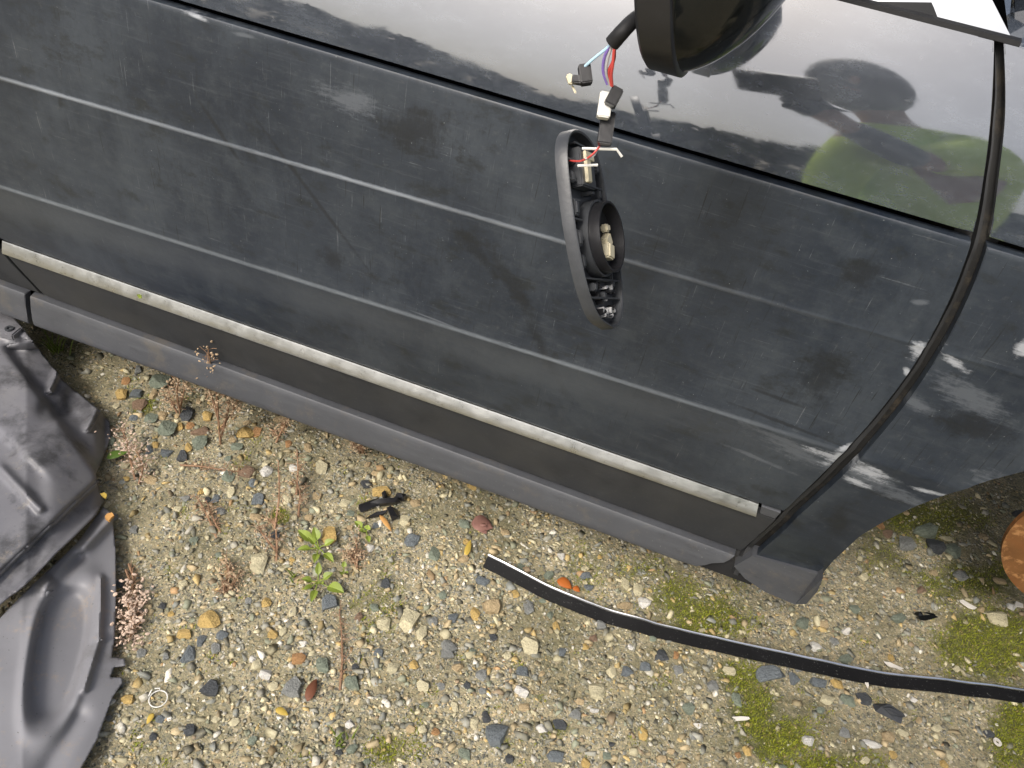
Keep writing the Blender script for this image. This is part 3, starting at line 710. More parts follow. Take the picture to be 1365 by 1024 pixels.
# rim lip round the opening
bm = bmesh.new(); rr = []
for k in range(48):
    a = 2 * math.pi * k / 48; c, d = math.cos(a), math.sin(a); pw = 2.6
    cy_ = math.copysign(abs(c) ** (2 / pw), c); sz_ = math.copysign(abs(d) ** (2 / pw), d)
    rr.append([bm.verts.new((MX + dx - .019 * sz_, MY + (.092 + e) * cy_, MZ + (.068 + e) * sz_)) for dx, e in ((.0165, .0006), (.0155, .0022), (-.003, .0022), (-.005, .0005), (-.004, -.003), (.0165, -.004))])
for k in range(48):
    A, B = rr[k], rr[(k + 1) % 48]
    for j in range(6): bm.faces.new((A[j], A[(j + 1) % 6], B[(j + 1) % 6], B[j]))
bm_obj('rim', bm, M['black_plastic'], mirror, 40)
bm = bmesh.new(); bm_box(bm, (MX + .03, MY, MZ), (Vector((1, 0, 0)), Vector((0, 1, 0)), Vector((0, 0, 1))), (.004, .070, .045), .002); bm_obj('backplate', bm, M['rubber'], mirror)
bm = bmesh.new(); bm_tube(bm, smooth_path([(MX + .04, MY + .05, MZ + .045), (MX + .08, MY + .12, MZ + .06), (.05, .02, .995), (.07, .09, .985)], 6), lambda t: .022 - .004 * t, 14); bm_obj('arm', bm, M['gloss_black'], mirror)
# mirror foot in the window corner
fp = [W(1120, -40, .055), W(1165, -4, .052), W(1205, 12, .050), W(1250, 22, .048), W(1244, 6, .054), W(1225, -40, .068)]
bm = bmesh.new(); vs = [bm.verts.new(p + Vector((0, -.012, 0))) for p in fp]; bm.faces.new(vs)
r_ = bmesh.ops.extrude_face_region(bm, geom=list(bm.faces))
for v in [v for v in r_['geom'] if isinstance(v, bmesh.types.BMVert)]: v.co += Vector((0, .03, -.006))
bm_obj('foot', bm, M['gloss_black'], mirror)

# ------------------------------------------------------------------ loose mirror carrier hanging by its wires
HY = -.195
hc = W(783, 305, HY)
def cdir(x, y, z): return (MW @ Vector((x, y, z))).normalized()
hn = cdir(.88, .06, .47); hv = cdir(-.025, .99, .08); hv = (hv - hn * hv.dot(hn)).normalized(); hu = hv.cross(hn)
px_m = (W(784, 305, HY) - W(783, 305, HY)).length * .9
hang = empty('mirror_carrier', W(800, 440, HY), 'black plastic mirror carrier with round ring hanging by its wires', 'mirror carrier')
def HP(u, v, n): return hc + hu * u + hv * v + hn * n
OUT = smooth_path([(.024, -.076, 0), (-.006, -.067, 0), (-.026, -.044, 0), (-.038, -.010, 0), (-.043, .026, 0), (-.042, .052, 0), (-.030, .066, 0), (-.008, .0700, 0), (.016, .064, 0), (.030, .046, 0), (.037, .024, 0), (.050, -.002, 0), (.056, -.030, 0), (.054, -.056, 0), (.042, -.072, 0), (.024, -.076, 0)], 5)[:-1]
OUT = [Vector((p.x * .92, p.y, 0)) for p in OUT]
bm = bmesh.new(); ri = []
cu, cv_ = .002, 0.0
for p in OUT:
    d = Vector((cu - p.x, cv_ - p.y, 0)).normalized() * .003
    q = [(p.x, p.y, -.004), (p.x, p.y, .0045), (p.x + d.x * .3, p.y + d.y * .3, .0056), (p.x + d.x * .8, p.y + d.y * .8, .0052), (p.x + d.x * .8, p.y + d.y * .8, -.003)]
    ri.append([bm.verts.new(HP(*t)) for t in q])
for i in range(len(ri)):
    A, B = ri[i], ri[(i + 1) % len(ri)]
    for j in range(4): bm.faces.new((A[j], A[j + 1], B[j + 1], B[j]))
bm.faces.new([r__[0] for r__ in ri]); bm.faces.new([r__[4] for r__ in ri])
bm_obj('frame', bm, M['worn_lit_black_plastic'], hang, 50)
RC = (.013, -.007)
bm = bmesh.new(); c = HP(*RC, 0)
bm_ring(bm, c, hn, .0252, .0268, .0, .0145, 48); bm_obj('ring', bm, M['black_plastic'], hang)
bm = bmesh.new(); bm_ring(bm, c, hn, .0275, .0292, -.002, .0065, 48); bm_obj('ring_collar', bm, M['worn_lit_black_plastic'], hang)
bm = bmesh.new(); bm_ring(bm, c, hn, .0005, .0250, .002, .004, 40); bm_obj('ring_floor', bm, M['rubber'], hang)
for (u, v, w, h, d) in ((-.031, .012, .007, .012, .007), (-.030, -.010, .007, .012, .007), (-.024, -.026, .006, .010, .006), (.026, .028, .005, .008, .005), (-.031, .034, .006, .008, .006), (.040, -.040, .005, .007, .005), (.018, -.050, .007, .006, .005),
                        (.034, -.034, .003, .01, .006), (-.024, .046, .006, .005, .005), (.012, .034, .006, .008, .006), (.022, .046, .005, .006, .006), (-.004, -.044, .006, .006, .006), (.004, .026, .008, .003, .007)):
    bm = bmesh.new(); bm_box(bm, HP(u * .92, v, d / 2 - .003), (hu, hv, hn), (w / 2, h / 2, d / 2 + .001), .0006); bm_box(bm, HP(u * .92, v, d - .0018), (hu, hv, hn), (w * .28, h * .32, .0008)); bm_obj('clip_socket', bm, M['worn_lit_black_plastic'], hang)  # sockets coloured paler than the black plastic, as if lit
for k in range(10):                                      # stiffening ribs in the pan, coloured paler as if lit
    v = -.066 + .0140 * k; us = [p.x for p in OUT if abs(p.y - v) < .009]; um = sum(us) / len(us); u0, u1 = max([q for q in us if q <= um] + [-.05]) + .002, min([q for q in us if q > um] + [.06]) - .002
    for a, b in ((u0, RC[0] - .031), (RC[0] + .031, u1)) if abs(v - RC[1]) < .026 else ((u0, u1),):
        if b - a < .004: continue
        bm = bmesh.new(); bm_box(bm, HP((a + b) / 2, v, .0002), (hu, hv, hn), ((b - a) / 2, .0007, .0036)); bm_obj('rib', bm, M['worn_lit_black_plastic'], hang)
for (u, v, n_, s1, s2, s3, rz) in ((.006, -.002, .007, .006, .005, .003, .5), (.004, -.010, .008, .0055, .0060, .004, -.2), (.006, .008, .007, .004, .003, .003, .1)):
    bm = bmesh.new(); ru = (hu * math.cos(rz) + hv * math.sin(rz)); rv = hv * math.cos(rz) - hu * math.sin(rz)
    bm_box(bm, HP(RC[0] + u, RC[1] + v, n_), (ru, rv, hn), (s1, s2, s3), .0012); bm_obj('white_clip', bm, M['cream_plastic'], hang)
bm = bmesh.new(); bm_box(bm, HP(-.008, .042, .003), (hu, hv, hn), (.013, .014, .005), .001); bm_obj('socket', bm, M['worn_lit_black_plastic'], hang)
bm = bmesh.new(); bm_box(bm, HP(-.012, .042, .009), (hu, hv, hn), (.004, .011, .0015), .0006); bm_box(bm, HP(-.010, .050, .010), (hu, hv, hn), (.008, .003, .001), .0004); bm_obj('contact', bm, M['cream_plastic'], hang)
bm = bmesh.new(); bm_tube(bm, [W(776, 198, HY - .006), W(822, 199, HY - .004), W(829, 209, HY - .004)], .0010, 6); bm_obj('pin', bm, M['white_plastic'], hang)
bm = bmesh.new(); bm_tube(bm, [W(770, 221, HY - .006), W(797, 220, HY - .004)], .0010, 6); bm_obj('pin', bm, M['white_plastic'], hang)
for k in range(26):                                      # broken glue and foil flakes at the lower tip
    u, v = random.uniform(-.004, .040), random.uniform(-.068, -.040)
    bm = bmesh.new(); a = random.uniform(0, 3); ru = hu * math.cos(a) + hv * math.sin(a); rv = hn.cross(ru)
    bm_box(bm, HP(u, v, .0), (ru, rv, hn), (.0022, .0009, .0030)); bm_obj('broken_stub', bm, M['grey_wire'] if k % 3 == 0 else M['black_plastic'], hang)
# wires
def wire(name, pts, r, mat, seg=8, n_=8):
    bm = bmesh.new(); bm_tube(bm, smooth_path(pts, n_), r, seg); return bm_obj(name, bm, mat, hang)
wire('cable_sleeve', [W(868, 12, HY + .03), W(846, 26, HY + .01), W(830, 42, HY), W(816, 58, HY)], lambda t: .0046 + .0006 * t, M['rubber'], 12)
wire('wire', [W(818, 56, HY), W(807, 66, HY), W(793, 77, HY), W(778, 90, HY)], .0010, M['blue_wire'])
wire('wire', [W(814, 60, HY), W(806, 76, HY), W(804, 95, HY), W(810, 113, HY)], .0010, M['purple_wire'])
wire('wire', [W(816, 60, HY - .002), W(810, 80, HY - .002), W(808, 98, HY - .002), W(813, 114, HY)], .0009, M['grey_wire'])
wire('wire', [W(819, 60, HY), W(818, 80, HY), W(811, 97, HY), W(815, 114, HY)], .0012, M['red_wire'])
wire('wire', [W(819, 60, HY - .003), W(817, 85, HY - .003), W(815, 100, HY - .002), W(816, 115, HY)], .0010, M['red_wire'])
wire('wire', [W(803, 188, HY), W(797, 198, HY - .006), W(786, 209, HY - .01), W(772, 215, HY - .006), W(752, 213, HY + .002)], .0007, M['red_wire'])
wire('wire', [W(800, 190, HY), W(792, 207, HY - .008), W(780, 212, HY - .01)], .0007, M['grey_wire'])
cr, cu_, cb_ = cdir(1, 0, 0), cdir(0, 1, 0), cdir(0, 0, 1)
def cbox(name, px, py, w, h, d, rot_, mat, dy=0.0, bev=.0008):
    s = px_m * 1.1; c = W(px, py, HY + dy); a = R(rot_); ax = (cr * math.cos(a) + cu_ * math.sin(a), cu_ * math.cos(a) - cr * math.sin(a), cb_)
    bm = bmesh.new(); bm_box(bm, c, ax, (w / 2 * s, h / 2 * s, d / 2 * s), bev); return bm_obj(name, bm, mat, hang)
cbox('plug', 780, 100, 14, 22, 14, 8, M['black_plastic']); cbox('plug', 770, 107, 14, 9, 10, -8, M['black_plastic'], -.0005)
cbox('bulb_holder', 760, 106, 7, 12, 7, 20, M['cream_plastic']); cbox('bulb_holder', 765, 119, 2.5, 12, 3, 25, M['cream_plastic'])
cbox('plug', 818, 130, 14, 22, 14, -28, M['black_plastic']); cbox('plug', 806, 141, 15, 30, 12, -8, M['white_plastic'], .0)
cbox('plug', 808, 172, 17, 38, 15, -8, M['black_plastic'])

# ------------------------------------------------------------------ wheel-arch liner lying at the left
m = simple('liner_plastic', (.15, .15, .165), .46, 0, .5, .12, 12, .1)
m.mixcol(m.math('MULTIPLY', m.rng(m.noise(9, 6, .7), .45, .66), .6), (.20, .198, .202)); m.mixcol(m.math('MULTIPLY', m.rng(m.noise(11, 7, .7), .52, .66), .85), (.045, .045, .048))
m.mixcol(m.math('MULTIPLY', m.rng(m.noise(30, 7, .8), .58, .68), .5), (.27, .235, .19)); m.mixcol(m.math('MULTIPLY', m.rng(m.noise(260, 2), .70, .76), .8), (.03, .03, .03))
ml = simple('liner_dusty', (.205, .205, .22), .5, 0, .45, .15, 14, .1)
ml.mixcol(ml.math('MULTIPLY', ml.rng(ml.noise(8, 7, .7), .52, .68), .8), (.10, .095, .09)); ml.mixcol(ml.math('MULTIPLY', ml.rng(ml.noise(24, 7, .8), .55, .66), .6), (.30, .25, .20)); ml.mixcol(ml.math('MULTIPLY', ml.rng(ml.noise(280, 2), .70, .76), .8), (.05, .05, .05))
liner = empty('wheel_liner', G(20, 700), 'crumpled grey plastic wheel arch liner lying on the gravel at the left edge', 'wheel liner')
from mathutils.geometry import delaunay_2d_cdt
def seg_d(px, py, a, b):
    ax, ay = a; bx, by_ = b; L2 = (bx - ax) ** 2 + (by_ - ay) ** 2
    t = max(0, min(1, ((px - ax) * (bx - ax) + (py - ay) * (by_ - ay)) / L2)); return math.hypot(px - ax - t * (bx - ax), py - ay - t * (by_ - ay)), t
def sheet(name, outline, zf, step, parent, mat, thick=.0025):
    pts = [Vector(p) for p in smooth_outline(outline, step)]; n0 = len(pts)
    xs = [p.x for p in pts]; ys = [p.y for p in pts]
    poly = [(p.x, p.y) for p in pts]; parr = np.array(poly)
    def inside(x, y):
        c = False; j = len(poly) - 1
        for i in range(len(poly)):
            if (poly[i][1] > y) != (poly[j][1] > y) and x < (poly[j][0] - poly[i][0]) * (y - poly[i][1]) / (poly[j][1] - poly[i][1]) + poly[i][0]: c = not c
            j = i
        return c
    y = min(ys)
    while y < max(ys):
        x = min(xs)
        while x < max(xs):
            if inside(x, y) and np.abs(parr - (x, y)).sum(1).min() > step * .8: pts.append(Vector((x, y)))
            x += step
        y += step
    vo, eo, fo, *_ = delaunay_2d_cdt(pts, [(i, (i + 1) % n0) for i in range(n0)], [], 1, 1e-4)
    V = [G(v.x, v.y, zf(v.x, v.y)) for v in vo]
    bm = bmesh.new(); bv = [bm.verts.new(v) for v in V]
    for f in fo: bm.faces.new([bv[i] for i in f])
    for f in bm.faces:
        f.normal_update()
        if f.normal.z < 0: f.normal_flip()
    me = bpy.data.meshes.new(name); bm.to_mesh(me); bm.free(); me.shade_smooth(); sharp(me, 60)
    o = link(name, me, mat, parent); s = o.modifiers.new('thickness', 'SOLIDIFY'); s.thickness = thick; s.offset = -1
    return o
def smooth_outline(o, step):
    out = []
    for i in range(len(o)):
        a = Vector(o[i]); b = Vector(o[(i + 1) % len(o)]); n_ = max(1, int((b - a).length / step))
        out += [a + (b - a) * k / n_ for k in range(n_)]
    return out
def ridge(px, py, a, b, w, h, soft=2.0):
    d, t = seg_d(px, py, a, b); return h * math.exp(-(d / w) ** soft)
def sig(v): return 1 / (1 + math.exp(-max(-40, min(40, v))))
def z_up(px, py):
    e = max(0.0, min(1.0, (155 - px) / 120)); z = .022 + .070 * e ** .8
    z += .008 * noise.noise(Vector((px * .008, py * .008, 0)))
    along = (px - 10) * .80 - (py - 470) * .60            # distance from the long diagonal step, positive towards the gravel
    z -= .024 * sig((along - 2) / 2.2) * sig((py - 462) / 2)                  # flange lies lower than the bowl
    z += .020 * sig((456 - py + (px - 40) * .25) / 2) * sig((60 - px) / 5)   # raised shelf that carries the clip
    z += ridge(px, py, (80, 488), (66, 520), 4.6, .012) + ridge(px, py, (134, 538), (117, 570), 5, .014) - ridge(px, py, (100, 520), (92, 548), 12, .009)
    z -= ridge(px, py, (62, 545), (104, 556), 11, .010)
    bowl = sig(((px - 62) * .6 + (py - 560) * .8 - 10) / 2.5)
    z += .010 * bowl - .010 * sig(((py - 605) - (px - 30) * .9) / 3) * sig((60 - px) / 5)
    z += ridge(px, py, (0, 622), (53, 678), 6.5, .010)
    z -= .018 * sig(((px - 20) * .68 + (py - 745) * .73) / 1.8)               # folded channel above the torn seam
    z += ridge(px, py, (20, 790), (136, 680), 4.2, .011)
    z -= .03 * max(0, (px - 122) / 26) ** 2
    return max(z, .006)
def z_lo(px, py):
    e = max(0.0, min(1.0, (160 - px) / 130)); z = .016 + .036 * e
    z += .004 * noise.noise(Vector((px * .012, py * .012, 5)))
    u = (px - 76 + (py - 880) * .20) / (36 + 6 * sig((860 - py) / 30)); v = (py - 872) / 100      # pressed oval recess
    r_ = (abs(u) ** 2.6 + abs(v) ** 2.6) ** (1 / 2.6); z += -.016 * sig((.86 - r_) * 24) + .005 * math.exp(-((r_ - 1.10) / .16) ** 2)
    z += ridge(px, py, (134, 770), (133, 850), 4, .007) + ridge(px, py, (133, 850), (112, 920), 4, .008)
    z += ridge(px, py, (146, 692), (60, 784), 8, .014) - ridge(px, py, (104, 742), (74, 770), 9, .018)
    z -= ridge(px, py, (104, 955), (60, 1030), 14, .007)
    return max(z, .005)
sheet('upper_shell', [(-170, 330), (-60, 372), (0, 404), (10, 412), (30, 437), (48, 460), (85, 508), (112, 530), (132, 546), (146, 562), (147, 580), (142, 600), (128, 632), (133, 655), (139, 668), (128, 684), (100, 712), (72, 738), (40, 772), (0, 805), (-70, 850), (-170, 900)], z_up, 2.6, liner, M['liner_plastic'])
sheet('lower_flange', [(138, 676), (152, 686), (151, 700), (154, 730), (155, 790), (153, 850), (149, 876), (166, 878), (167, 887), (152, 889), (147, 903), (162, 903), (163, 910), (150, 930), (130, 985), (108, 1024), (60, 1120), (-170, 1120), (-170, 905), (-60, 862), (0, 824), (28, 795), (45, 778), (75, 750), (104, 722)], z_lo, 2.6, liner, M['liner_dusty'])
bm = bmesh.new(); c = G(14, 443, .115); e1 = (G(30, 425, .115) - G(0, 450, .115)).normalized(); e2 = Vector((0, 0, 1)).cross(e1)
bm_box(bm, c, (e1, e2, Vector((0, 0, 1))), (.011, .013, .006), .002); bm_obj('clip_boss', bm, M['liner_plastic'], liner)
bm = bmesh.new(); bm_ring(bm, c, Vector((0, 0, 1)), .003, .0065, .0, .009, 20); bm_obj('clip_socket', bm, M['worn_lit_black_plastic'], liner)
sheet('corner_flap', [(-120, 330), (-10, 372), (8, 378), (20, 400), (2, 410), (-60, 400), (-130, 372)], lambda x, y: .135 + .01 * noise.noise(Vector((x * .02, y * .02, 2))), 8, liner, M['liner_plastic'])
# wood chips on the liner
def chip(name, px, py, z, w, h, ang, color_mat, label, cat, th=.002):
    c = G(px, py, z); e = (G(px + 10 * math.cos(R(ang)), py - 10 * math.sin(R(ang)), z) - c).normalized(); f = Vector((0, 0, 1)).cross(e)
    s = (G(px + 1, py, z) - c).length; bm = bmesh.new(); n_ = 9; top = []
    for k in range(n_):
        a = 2 * math.pi * k / n_; rr_ = random.uniform(.55, 1.2); top.append(c + e * (math.cos(a) * w / 2 * s * rr_) + f * (math.sin(a) * h / 2 * s * rr_) + Vector((0, 0, th + random.uniform(-.4, .4) * th)))
    t_ = [bm.verts.new(p) for p in top]; b_ = [bm.verts.new(p - Vector((0, 0, th * 1.5))) for p in top]
    bm.faces.new(t_); bm.faces.new(b_[::-1])
    for k in range(n_): bm.faces.new((t_[k], b_[k], b_[(k + 1) % n_], t_[(k + 1) % n_]))
    o = bm_obj(name, bm, color_mat); tag(o, label, cat); return o
simple('wood', (.50, .27, .09), .7, 0, .3, .3, 60, .3); simple('leaf_yellow', (.48, .34, .07), .6, 0, .3, .3, 60, .2); simple('leaf_pink', (.25, .13, .105), .6, 0, .3, .25, 60, .2)
simple('leaf_orange', (.48, .14, .03), .6, 0, .3, .3, 60, .2); simple('leaf_brown', (.14, .055, .03), .6, 0, .3, .3, 60, .2); simple('leaf_green', (.11, .19, .035), .55, 0, .3, .3, 60, .2)
simple('bright_leaf', (.20, .255, .04), .5, 0, .4, .45, 90, .3); simple('dry_stem', (.27, .165, .10), .7, 0, .2, .35, 60, .1); simple('seed_fluff', (.46, .34, .22), .8, 0, .2, .35, 90, .2); simple('pale_fluff', (.60, .46, .36), .8, 0, .2, .3, 90, .2)
simple('paint_flake', (.74, .70, .63), .5, 0, .4, .15, 40, .1); simple('grass_blade', (.15, .20, .03), .5, 0, .3, .3, 60, 0)
chip('wood_chip', 146, 690, .036, 17, 12, 35, M['wood'], 'orange wood chip lying on the corner of the liner flange', 'wood chip', .003)
chip('wood_chip', 139, 661, .040, 17, 8, -35, M['leaf_yellow'], 'small yellow wood sliver on the liner edge above the orange chip', 'wood chip')

# ------------------------------------------------------------------ trim strip on the ground
m = simple('strip_black', (.006, .006, .0065), .55, 0, .10, .3, 60, .1)
m.mixcol(m.math('MULTIPLY', m.rng(m.noise(420, 3, .6), .66, .72), .8), (.16, .16, .15)); m.mixcol(m.math('MULTIPLY', m.rng(m.noise(30, 6, .8, (1, 8, 1)), .62, .72), .6), (.10, .10, .10))
simple('edge_glint', (.50, .51, .54), .25, 1.0, .5, .3, 40, 0)  # pale metal stands in for the glint along the black strip's edge
tpx = [(646, 754), (690, 777), (740, 800), (800, 822), (870, 843), (950, 862), (1030, 880), (1120, 899), (1210, 914), (1300, 926), (1400, 938), (1520, 949)]
path = smooth_path([G(*p) for p in tpx], 6)
trim = empty('trim_strip', path[0], 'long curved black plastic trim strip lying on the gravel', 'trim strip')
V, F, V2, F2 = [], [], [], []
for i, p in enumerate(path):
    a = path[max(0, i - 1)]; b = path[min(len(path) - 1, i + 1)]; t = (b - a).normalized(); s = Vector((0, 0, 1)).cross(t).normalized()   # s points towards the car
    if s.y < 0: s = -s
    g0 = Vector((p.x, p.y, gz(p.x, p.y) + .002 + .002 * math.sin(i * .2)))
    pr = [(-.0072, .000), (-.0078, .0020), (.0052, .0150), (.0066, .0162), (.0082, .0154), (.0072, .0120), (-.0050, -.0006)]
    V += [g0 + s * q + Vector((0, 0, h + .001)) for q, h in pr]
    lp = [(.0048, .0150), (.0055, .0170), (.0070, .0178), (.0088, .0160)]
    V2 += [g0 + s * q + Vector((0, 0, h + .001)) for q, h in lp]
for i in range(len(path) - 1):
    for k in range(7): F.append((i * 7 + k, i * 7 + (k + 1) % 7, (i + 1) * 7 + (k + 1) % 7, (i + 1) * 7 + k))
    for k in range(4): F2.append((i * 4 + k, i * 4 + (k + 1) % 4, (i + 1) * 4 + (k + 1) % 4, (i + 1) * 4 + k))
n_ = len(path); F += [tuple(range(7)), tuple(range((n_ - 1) * 7, n_ * 7))[::-1]]; F2 += [tuple(range(4)), tuple(range((n_ - 1) * 4, n_ * 4))[::-1]]
mesh('face', V, F, M['strip_black'], trim, True, 30); mesh('lip', V2, F2, M['edge_glint'], trim, True, 50)

# ------------------------------------------------------------------ litter
def jag_piece(name, px, py, parts, label, cat, mat):
    c = G(px, py); root = empty(name, (c.x, c.y, gz(c.x, c.y)), label, cat)
    for (dx, dy, z, w, h, t, ang, tilt, nm) in parts:
        q = G(px + dx, py + dy); s = (G(px + dx + 1, py + dy) - q).length; e = (G(px + dx + 10 * math.cos(R(ang)), py + dy - 10 * math.sin(R(ang))) - q).normalized()
        e = (e + Vector((0, 0, math.tan(R(tilt))))).normalized(); f = Vector((0, 0, 1)).cross(e).normalized(); u = e.cross(f)
        bm = rock_mesh(11, int(px + dx * 3 + dy)); q = q + Vector((0, 0, gz(q.x, q.y) + z))
        for v in bm.verts: v.co = q + e * (v.co.x * w * .56 * s) + f * (v.co.y * h * .62 * s) + u * (v.co.z * t * .9 * s)
        bm_obj(nm, bm, mat, root, 25)
    return root
jag_piece('plastic_fragment', 510, 680, [(-16, -2, .006, 34, 16, 4, 12, 10, 'shard'), (6, -6, .009, 42, 9, 9, 5, 4, 'bracket'), (16, 8, .007, 24, 17, 9, -55, 8, 'housing'), (-4, 8, .005, 36, 4, 6, 14, 0, 'rib'), (2, -14, .010, 6, 14, 6, 10, 0, 'tab'), (24, -12, .010, 16, 9, 8, -20, 6, 'tab')],
          'broken black plastic fragment lying on gravel near the sill', 'plastic fragment', M['black_plastic'])
jag_piece('plastic_clip', 1231, 827, [(0, 0, .004, 30, 9, 6, 2, 0, 'body'), (5, -5, .007, 22, 3, 4, -10, 0, 'edge'), (-10, -4, .006, 8, 8, 6, 30, 0, 'tab')], 'small shiny black plastic clip beside the mossy patch at right', 'plastic clip', M['gloss_black'])
jag_piece('plastic_clip', 1184, 951, [(0, 0, .005, 38, 15, 10, -25, 0, 'body'), (4, 1, .0115, 26, 9, 4, -25, 0, 'worn_face')], 'worn dark grey plastic block lying below the long trim strip', 'plastic clip', M['worn_lit_black_plastic'])
c = G(212, 935); bm = bmesh.new(); s_ = (G(213, 935) - c).length
bm_tube(bm, [c + Vector((math.cos(a) * 12 * s_, math.sin(a) * 12 * s_, .007)) for a in [k * 2 * math.pi / 28 for k in range(28)] + [0.01]], .0008, 6, False)
bm_tube(bm, [c + Vector((-14 * s_, -4 * s_ + k * 2.5 * s_, .007 + .001 * k)) for k in range(5)], .0008, 6); bm_tube(bm, [c + Vector((-13 * s_, 10 * s_, .008)), c + Vector((-7 * s_, 13 * s_, .008)), c + Vector((-5 * s_, 10 * s_, .008))], .0008, 6)
tag(bm_obj('plastic_ring', bm, M['white_plastic']), 'thin white plastic ring on the gravel beside the liner', 'ring')
c = G(1326, 992); bm = bmesh.new(); bm_ring(bm, c + Vector((0, 0, .006)), Vector((.1, .1, 1)), .0026, .0062, 0, .0016, 24)
tag(bm_obj('washer', bm, M['paint_flake']), 'pale round washer on the ground in the bottom right corner', 'washer')
for (px, py, w, h, a, lb) in ((1290, 807, 24, 9, -28, 'white paint flake on dark ground below the brake disc'), (1193, 889, 24, 6, -22, 'long white flake just behind the trim strip'), (987, 958, 25, 7, -4, 'straight white splinter at the edge of the moss band'),
                              (1129, 841, 13, 6, 25, 'small white flake left of the shiny black clip'), (1155, 908, 5, 18, -15, 'thin cream sliver leaning on the trim strip'), (1358, 806, 12, 9, -20, 'white flake at the right edge under the brake disc')):
    chip('paint_flake', px, py, gz(*G(px, py)[:2]) + .006, w, h, a, M['paint_flake'], lb, 'flake', .0012)
def leaf_mesh(bm, base, d, up, L, Wd, curl=.2, fold=.15, n_=7):
    s = d.cross(up).normalized(); rows = []
    for i in range(n_ + 1):
        t = i / n_; w = Wd * math.sin(math.pi * min(1, t ** .75 * .97 + .03)) ** .8; c = base + d * (L * t) + up * (curl * L * (t - t * t * 1.2))
        rows.append([bm.verts.new(c - s * w / 2 + up * fold * w), bm.verts.new(c), bm.verts.new(c + s * w / 2 + up * fold * w)])
    for i in range(n_):
        for k in range(2): bm.faces.new((rows[i][k], rows[i][k + 1], rows[i + 1][k + 1], rows[i + 1][k]))
def fallen_leaf(px0, py0, px1, py1, w, mat, label, z=.006, curl=.15, lobes=0):
    a, b = G(px0, py0), G(px1, py1); a.z = gz(a.x, a.y) + z; b.z = gz(b.x, b.y) + z; d = (b - a); L = d.length; d.normalize()
    s = (G(px0 + 1, py0) - G(px0, py0)).length; bm = bmesh.new(); leaf_mesh(bm, a, d, Vector((0, 0, 1)), L, w * s, curl)
    if lobes:
        leaf_mesh(bm, a + d * L * .3, (d + Vector((-d.y, d.x, 0)) * .9).normalized(), Vector((0, 0, 1)), L * .6, w * s * .6, curl)
        leaf_mesh(bm, a + d * L * .3, (d - Vector((-d.y, d.x, 0)) * .9).normalized(), Vector((0, 0, 1)), L * .6, w * s * .6, curl)
    o = bm_obj('fallen_leaf', bm, mat); tag(o, label, 'leaf'); so_ = o.modifiers.new('thickness', 'SOLIDIFY'); so_.thickness = .0004
fallen_leaf(628, 700, 657, 705, 26, M['leaf_pink'], 'dull pink brown leaf on bare gravel below the sill', .005, .12, 1)
fallen_leaf(742, 776, 762, 787, 15, M['leaf_orange'], 'orange leaf piece tucked behind the end of the trim strip', .008, .2)
fallen_leaf(763, 785, 772, 791, 9, M['leaf_orange'], 'tiny orange leaf scrap right of the orange leaf piece', .007, .2)
fallen_leaf(410, 940, 422, 908, 14, M['leaf_brown'], 'curled dark brown leaf on gravel below the green seedlings', .006, .35)
fallen_leaf(144, 616, 172, 608, 15, M['leaf_green'], 'green leaf lying against the liner edge', .012, .1)
fallen_leaf(506, 690, 522, 712, 7, M['wood'], 'narrow dry tan leaf below the black fragment', .006, .1)
fallen_leaf(620, 745, 627, 722, 8, M['leaf_yellow'], 'narrow pale yellow leaf left of the trim strip end', .005, .1)
fallen_leaf(206, 955, 197, 970, 8, M['leaf_yellow'], 'small yellow leaf below the white plastic ring', .005, .1)
fallen_leaf(368, 950, 385, 958, 10, M['leaf_yellow'], 'thin yellow leaf near the bottom edge under the pale stones', .005, .2)
lf = hit(194, 388); bm = bmesh.new()
leaf_mesh(bm, lf + Vector((-.004, -.012, -.003)), Vector((1, 0, .6)).normalized(), Vector((0, -1, 0)), .009, .007, .1); leaf_mesh(bm, lf + Vector((.002, -.012, -.004)), Vector((-.2, 0, 1)).normalized(), Vector((0, -1, 0)), .007, .005, .1)
tag(bm_obj('leaf_scrap', bm, M['bright_leaf']), 'tiny bright green leaf stuck on the bright door strip', 'leaf')

# green seedlings
def seedling(px, py, leaves, label):
    c = G(px, py); root = empty('seedling', (c.x, c.y, gz(c.x, c.y)), label, 'seedling', 'green seedlings'); c.z = gz(c.x, c.y) + .006
    for (ex, ey, w, h) in leaves:
        e = G(ex, ey); e.z = gz(e.x, e.y) + h; d = e - c; L = d.length; d.normalize(); st = c + d * L * .38
        s = (G(px + 1, py) - G(px, py)).length
        bm = bmesh.new(); bm_tube(bm, [c, (c + st) / 2 + Vector((0, 0, .002)), st], .0009, 5); bm_obj('leaf_stalk', bm, M['bright_leaf'], root)
        up = Vector((0, 0, 1)) - d * d.z; up.normalize(); bm = bmesh.new(); leaf_mesh(bm, st, d, up, L * .60, w * s * .82, .25, .2); bm_obj('leaf', bm, M['bright_leaf'], root)
seedling(425, 735, [(411, 727, 12, .02), (397, 719, 17, .022), (419, 716, 15, .026), (446, 729, 13, .018), (419, 757, 12, .012), (396, 740, 11, .012), (445, 757, 13, .014)], 'bright green seedling with upright rounded leaves, the upper of two')
seedling(424, 781, [(402, 781, 12, .016), (404, 794, 9, .012), (415, 810, 12, .010), (431, 790, 11, .02), (444, 774, 14, .02), (459, 798, 21, .014), (425, 758, 11, .018)], 'bright green seedling with a wide yellow leaf, the lower of two')
seedling(458, 765, [(459, 755, 9, .014), (455, 773, 10, .012), (464, 770, 6, .01)], 'tiny two leaved seedling right of the larger seedlings')
seedling(488, 713, [(491, 708, 12, .016), (472, 702, 12, .014), (492, 729, 9, .012), (478, 714, 9, .012)], 'small yellowing sprout below the black plastic fragment')
